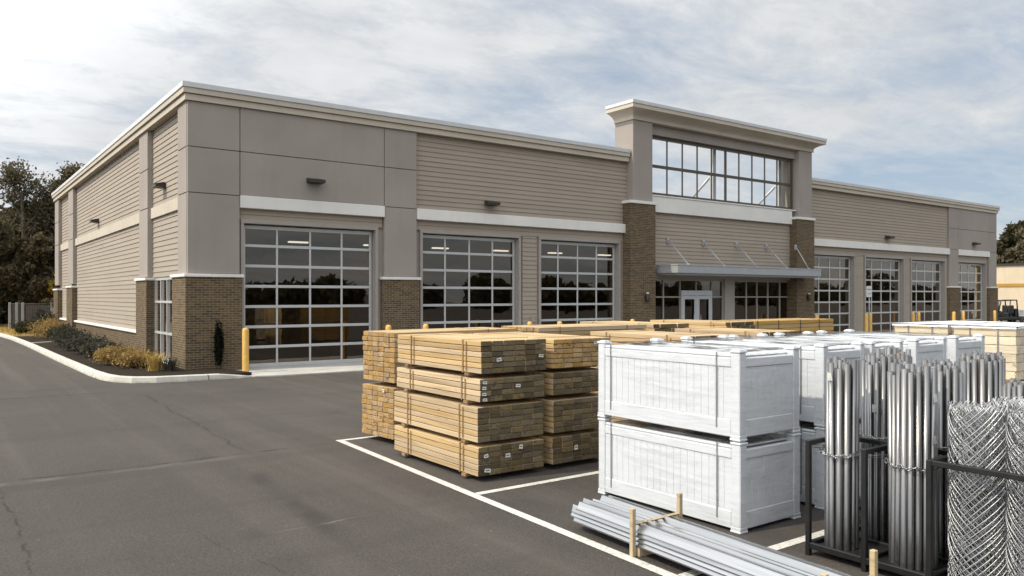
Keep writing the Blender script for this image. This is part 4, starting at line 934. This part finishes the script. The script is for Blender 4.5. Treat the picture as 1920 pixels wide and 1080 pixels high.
# trees across the road, mirrored in the door glass
P = []
for i in range(46):
    x = -30 + i * 8.5 + rnd.uniform(-3, 3); y = -78 + rnd.uniform(-9, 9); h = rnd.uniform(4.5, 7.5) * (1.7 if rnd.random() < .2 else 1)
    n = 620; u = nrg.normal(size=(n, 3)); u /= np.linalg.norm(u, axis=1)[:, None]; rad = nrg.random(n) ** .33
    P.append(np.array([x, y, h * .42]) + u * rad[:, None] * np.array([4.8, 4.2, h * .5]))
V, F = leaves(np.concatenate(P), 1.5, nrg); o = npobj('treeline', V, F, 'leaf_dark'); o['kind'] = 'stuff'
tag(o, 'dark line of trees across the road, mirrored in the garage door glass')
def shrub(label, x, y, rx, ry, h, mat, seed, n=900, size=.085, z=.1, group='shrubs in the mulch bed', name='shrub'):
    g = np.random.default_rng(seed); r = thing(name, label, 'shrub', (x, y, z), group); mb = MB(); rr = random.Random(seed); P = []
    for i in range(16):
        a = rr.uniform(0, 2 * PI); q = rr.uniform(.25, .95); tp = V3((x + rx * q * math.cos(a), y + ry * q * math.sin(a), z + h * rr.uniform(.55, 1.0) * (1.15 - .45 * q)))
        mb.tube([(x, y, z - .03), tuple(V3((x, y, z)).lerp(tp, .55) + V3((0, 0, .05))), tuple(tp)], [.012, .008, .003], 5, False)
        P.append(np.array(tp) + g.normal(size=(n // 16, 3)) * np.array([rx * .27, ry * .27, h * .16]))
        P.append(np.array(tp) * np.array([.5, .5, .5]) + np.array([x, y, z + h * .15]) * .5 + g.normal(size=(n // 22, 3)) * np.array([rx * .3, ry * .3, h * .16]))
    obj('stems', mb, 'bark', r); P = np.concatenate(P); P[:, 2] = np.maximum(P[:, 2], z + .01); V, F = leaves(P, size, g); npobj('foliage', V, F, mat, r); return r
for i, a in enumerate([('round dark shrub nearest the side window, before the golden shrubs', 4.55, 29.6, .55, .7, .5, 'leaf_shrub'), ('dark green shrub second from the side window', 4.5, 31.6, .55, .75, .52, 'leaf_shrub'), ('dark green shrub in the middle of the mulch bed', 4.55, 33.8, .55, .75, .5, 'leaf_shrub'),
                       ('dark green shrub beside the far pilaster', 4.6, 37.0, .6, .9, .6, 'leaf_shrub'), ('black-green shrub at the far end of the mulch bed', 4.7, 40.6, .55, .8, .62, 'leaf_dark'), ('small dark round shrub on the grass by the kerb nose', 4.0, 49.3, .5, .5, .6, 'leaf_dark'), ('grey shrub at the foot of the fence enclosure', 6.3, 54.2, .8, .6, .95, 'leaf_brown'), ('grey-brown shrub at the store back corner', 5.0, 51.3, .5, .7, 1.1, 'leaf_shrub')]):
    shrub(*a, 60 + i, 1500, .11)
for i, a in enumerate([('golden shrub behind the pair by the side window', 4.75, 27.6, .5, .6, .4), ('large golden shrub in the bed by the side window', 4.55, 25.9, .6, .65, .46), ('golden shrub nearest the corner brick pier', 4.75, 24.6, .5, .55, .42), ('golden shrub beyond the far pilaster', 4.6, 44.2, .65, 1.1, .85), ('golden shrub at the bed end by the lawn', 4.9, 47.2, .7, .8, .8)]):
    shrub(*a, 'leaf_gold', 80 + i, 1700, .075, group='golden shrubs in the mulch bed')
def tussock(label, x, y, n, h, mat, seed):
    g = np.random.default_rng(seed); P = np.array([x, y, .1]) + g.normal(0, .09, (n, 3)) * [1, 1, 0]; a = g.random(n) * 2 * PI; ln = h * (.6 + .5 * g.random(n)); o_ = np.stack([np.cos(a), np.sin(a), 0 * a], 1); sd = np.stack([-np.sin(a), np.cos(a), 0 * a], 1) * .007
    m_ = P + o_ * (ln * .3)[:, None] + np.array([0, 0, 1]) * (ln * .75)[:, None]; e = P + o_ * (ln * .8)[:, None] + np.array([0, 0, 1]) * (ln * .85)[:, None]
    V = np.stack([P - sd, P + sd, m_ + sd, m_ - sd, m_ - sd, m_ + sd, e + sd * .2, e - sd * .2], 1).reshape(-1, 3); o = npobj('grass_tussock', V, np.arange(len(V)).reshape(-1, 4), mat, None, (x, y, .1)); return tag(o, label, 'plant')
tussock('straw coloured grass tussock in the mulch at the corner brick pier', 4.95, 23.3, 170, .55, 'straw', 5)
tussock('dark green grass tussock beside the straw coloured one', 5.25, 23.0, 140, .45, 'leaf_shrub', 6)
shrub('narrow black-green evergreen against the shaded corner brick pier', 6.52, 22.86, .1, .1, 1.1, 'leaf_black', 99, 2600, .06, .1, None, 'evergreen')

# ------------------------------------------------------------------ far things
fe = thing('fence_enclosure', 'dark brown slatted enclosure with grey posts beyond the lawn', 'fence', (4.0, 58, 0))
def fence_panel(a, b, z0, z1):
    mb = MB(); A, B_ = V3((*a, 0)), V3((*b, 0)); n = int((B_ - A).length / .16); d = (B_ - A) / n; nn = V3((-d.y, d.x, 0)).normalized() * .02
    for i in range(n):
        p, q = A + d * (i + .06), A + d * (i + .94); mb.add([tuple(p - nn + V3((0, 0, z0))), tuple(q - nn + V3((0, 0, z0))), tuple(q + nn + V3((0, 0, z0))), tuple(p + nn + V3((0, 0, z0)))] + [tuple(v + V3((0, 0, z1))) for v in (p - nn, q - nn, q + nn, p + nn)], [(3, 2, 1, 0), (4, 5, 6, 7), (0, 1, 5, 4), (1, 2, 6, 5), (2, 3, 7, 6), (3, 0, 4, 7)])
    mb.tube([tuple(A + V3((0, 0, z1 + .03))), tuple(B_ + V3((0, 0, z1 + .03)))], .05, 6); return mb
obj('slat_panel', fence_panel((3.95, 58.2), (6.0, 56.2), .05, 1.65), 'fence_brown', fe); obj('slat_panel', fence_panel((6.0, 56.2), (7.3, 54.2), .05, 1.65), 'fence_brown', fe); obj('slat_panel', fence_panel((3.95, 58.2), (4.6, 62), .05, 1.65), 'fence_brown', fe)
for x, y in ((3.9, 58.2), (4.25, 57.85), (4.55, 57.55), (5.98, 56.15), (6.1, 55.95)):
    mb = MB(); mb.cbox(x - .07, x + .07, y - .07, y + .07, 0, 1.78, .01); obj('post', mb, 'fence_post', fe)
mb = MB(); mb.box(6.46, 6.86, 55.2, 55.23, 1.0, 1.14); obj('notice', mb, 'paper', fe)
cb2 = thing('cream_building', 'low cream building with an ochre stripe beyond the store end', 'building', (86, 40, 0))
mb = MB(); mb.box(86, 104, 10, 70, 0, 3.12); mb.box(86, 104, 10, 70, 3.44, 5.25); obj('wall', mb, 'cream_stucco', cb2)
mb = MB(); mb.box(85.93, 104, 9.93, 70, 3.121, 3.439); obj('stripe', mb, 'ochre_stucco', cb2); mb = MB(); mb.box(85.8, 104.2, 9.8, 70.2, 5.251, 5.42); obj('roof_edge', mb, 'fixture_bronze', cb2)
mb = MB(); mb.cbox(85.8, 86, 29.4, 29.6, 2.35, 2.6, .02); obj('wall_light', mb, 'fixture_bronze', cb2)
uv = thing('utility_vehicle', 'black open utility vehicle with roll cage and grey box, parked past the store end', 'utility vehicle', (65.2, 25.9, 0)); ORG[uv.name] = V3((0, 0, 0)); uv.rotation_euler = (0, 0, math.radians(148))
mb = MB(); mb.cbox(-1.5, 1.5, -.68, .68, .38, .64, .05); mb.cbox(.62, 1.5, -.66, .66, .62, 1.08, .10); mb.cbox(-.55, -.40, -.62, .62, .62, 1.25, .04); mb.cbox(-.15, .3, -.6, .6, .62, .8, .04); obj('body', mb, 'vehicle_black', uv)
for y in (-.32, .32):
    mb = MB(); mb.cbox(-.15, .28, y - .24, y + .24, .801, .93, .05); mb.cbox(-.30, -.14, y - .27, y + .27, .84, 1.5, .06); obj('seat', mb, 'vehicle_black', uv)
mb = MB()
for y in (-.62, .62): mb.tube([(.98, y, .95), (.78, y, 1.84), (-.45, y, 1.88), (-.55, y, .6)], .05, 8); mb.tube([(.05, y, 1.86), (.1, y, .62)], .035, 8)
for x, z in ((.78, 1.84), (-.45, 1.88)): mb.tube([(x, -.62, z), (x, .62, z)], .045, 8)
obj('roll_cage', mb, 'vehicle_black', uv)
mb = MB(); mb.cbox(-1.55, -.62, -.64, .64, .66, .74, .02); mb.cbox(-1.4, -.75, -.5, .4, .741, 1.15, .03); obj('cargo_box', mb, 'vehicle_grey', uv)
mb = MB(); mb.tube([(.55, -.3, .95), (.42, -.3, 1.12)], .02, 6); ring_ = [(.42 + .06 * math.sin(a * PI / 6), -.3 + .17 * math.cos(a * PI / 6), 1.12 + .15 * math.sin(a * PI / 6)) for a in range(13)]; mb.tube(ring_, .016, 5, False); obj('steering_wheel', mb, 'vehicle_black', uv)
for x in (-1.0, 1.05):
    for y in (-.66, .66):
        mb = MB(); n_ = 20
        prof = [(.1, -.1), (.26, -.11), (.31, -.07), (.31, .07), (.26, .11), (.1, .1)]; vs = [(x + q * math.cos(2 * PI * k / n_), y + dy, .31 + q * math.sin(2 * PI * k / n_)) for q, dy in prof for k in range(n_)]
        mb.add(vs, [(i * n_ + k, i * n_ + (k + 1) % n_, (i + 1) * n_ + (k + 1) % n_, (i + 1) * n_ + k) for i in range(5) for k in range(n_)], 0, True); wl = obj('wheel', mb, 'rubber', uv)
        mb = MB(); mb.tube([(x, y - .09, .31), (x, y + .09, .31)], .17, 14); obj('rim', mb, 'vehicle_grey', wl)
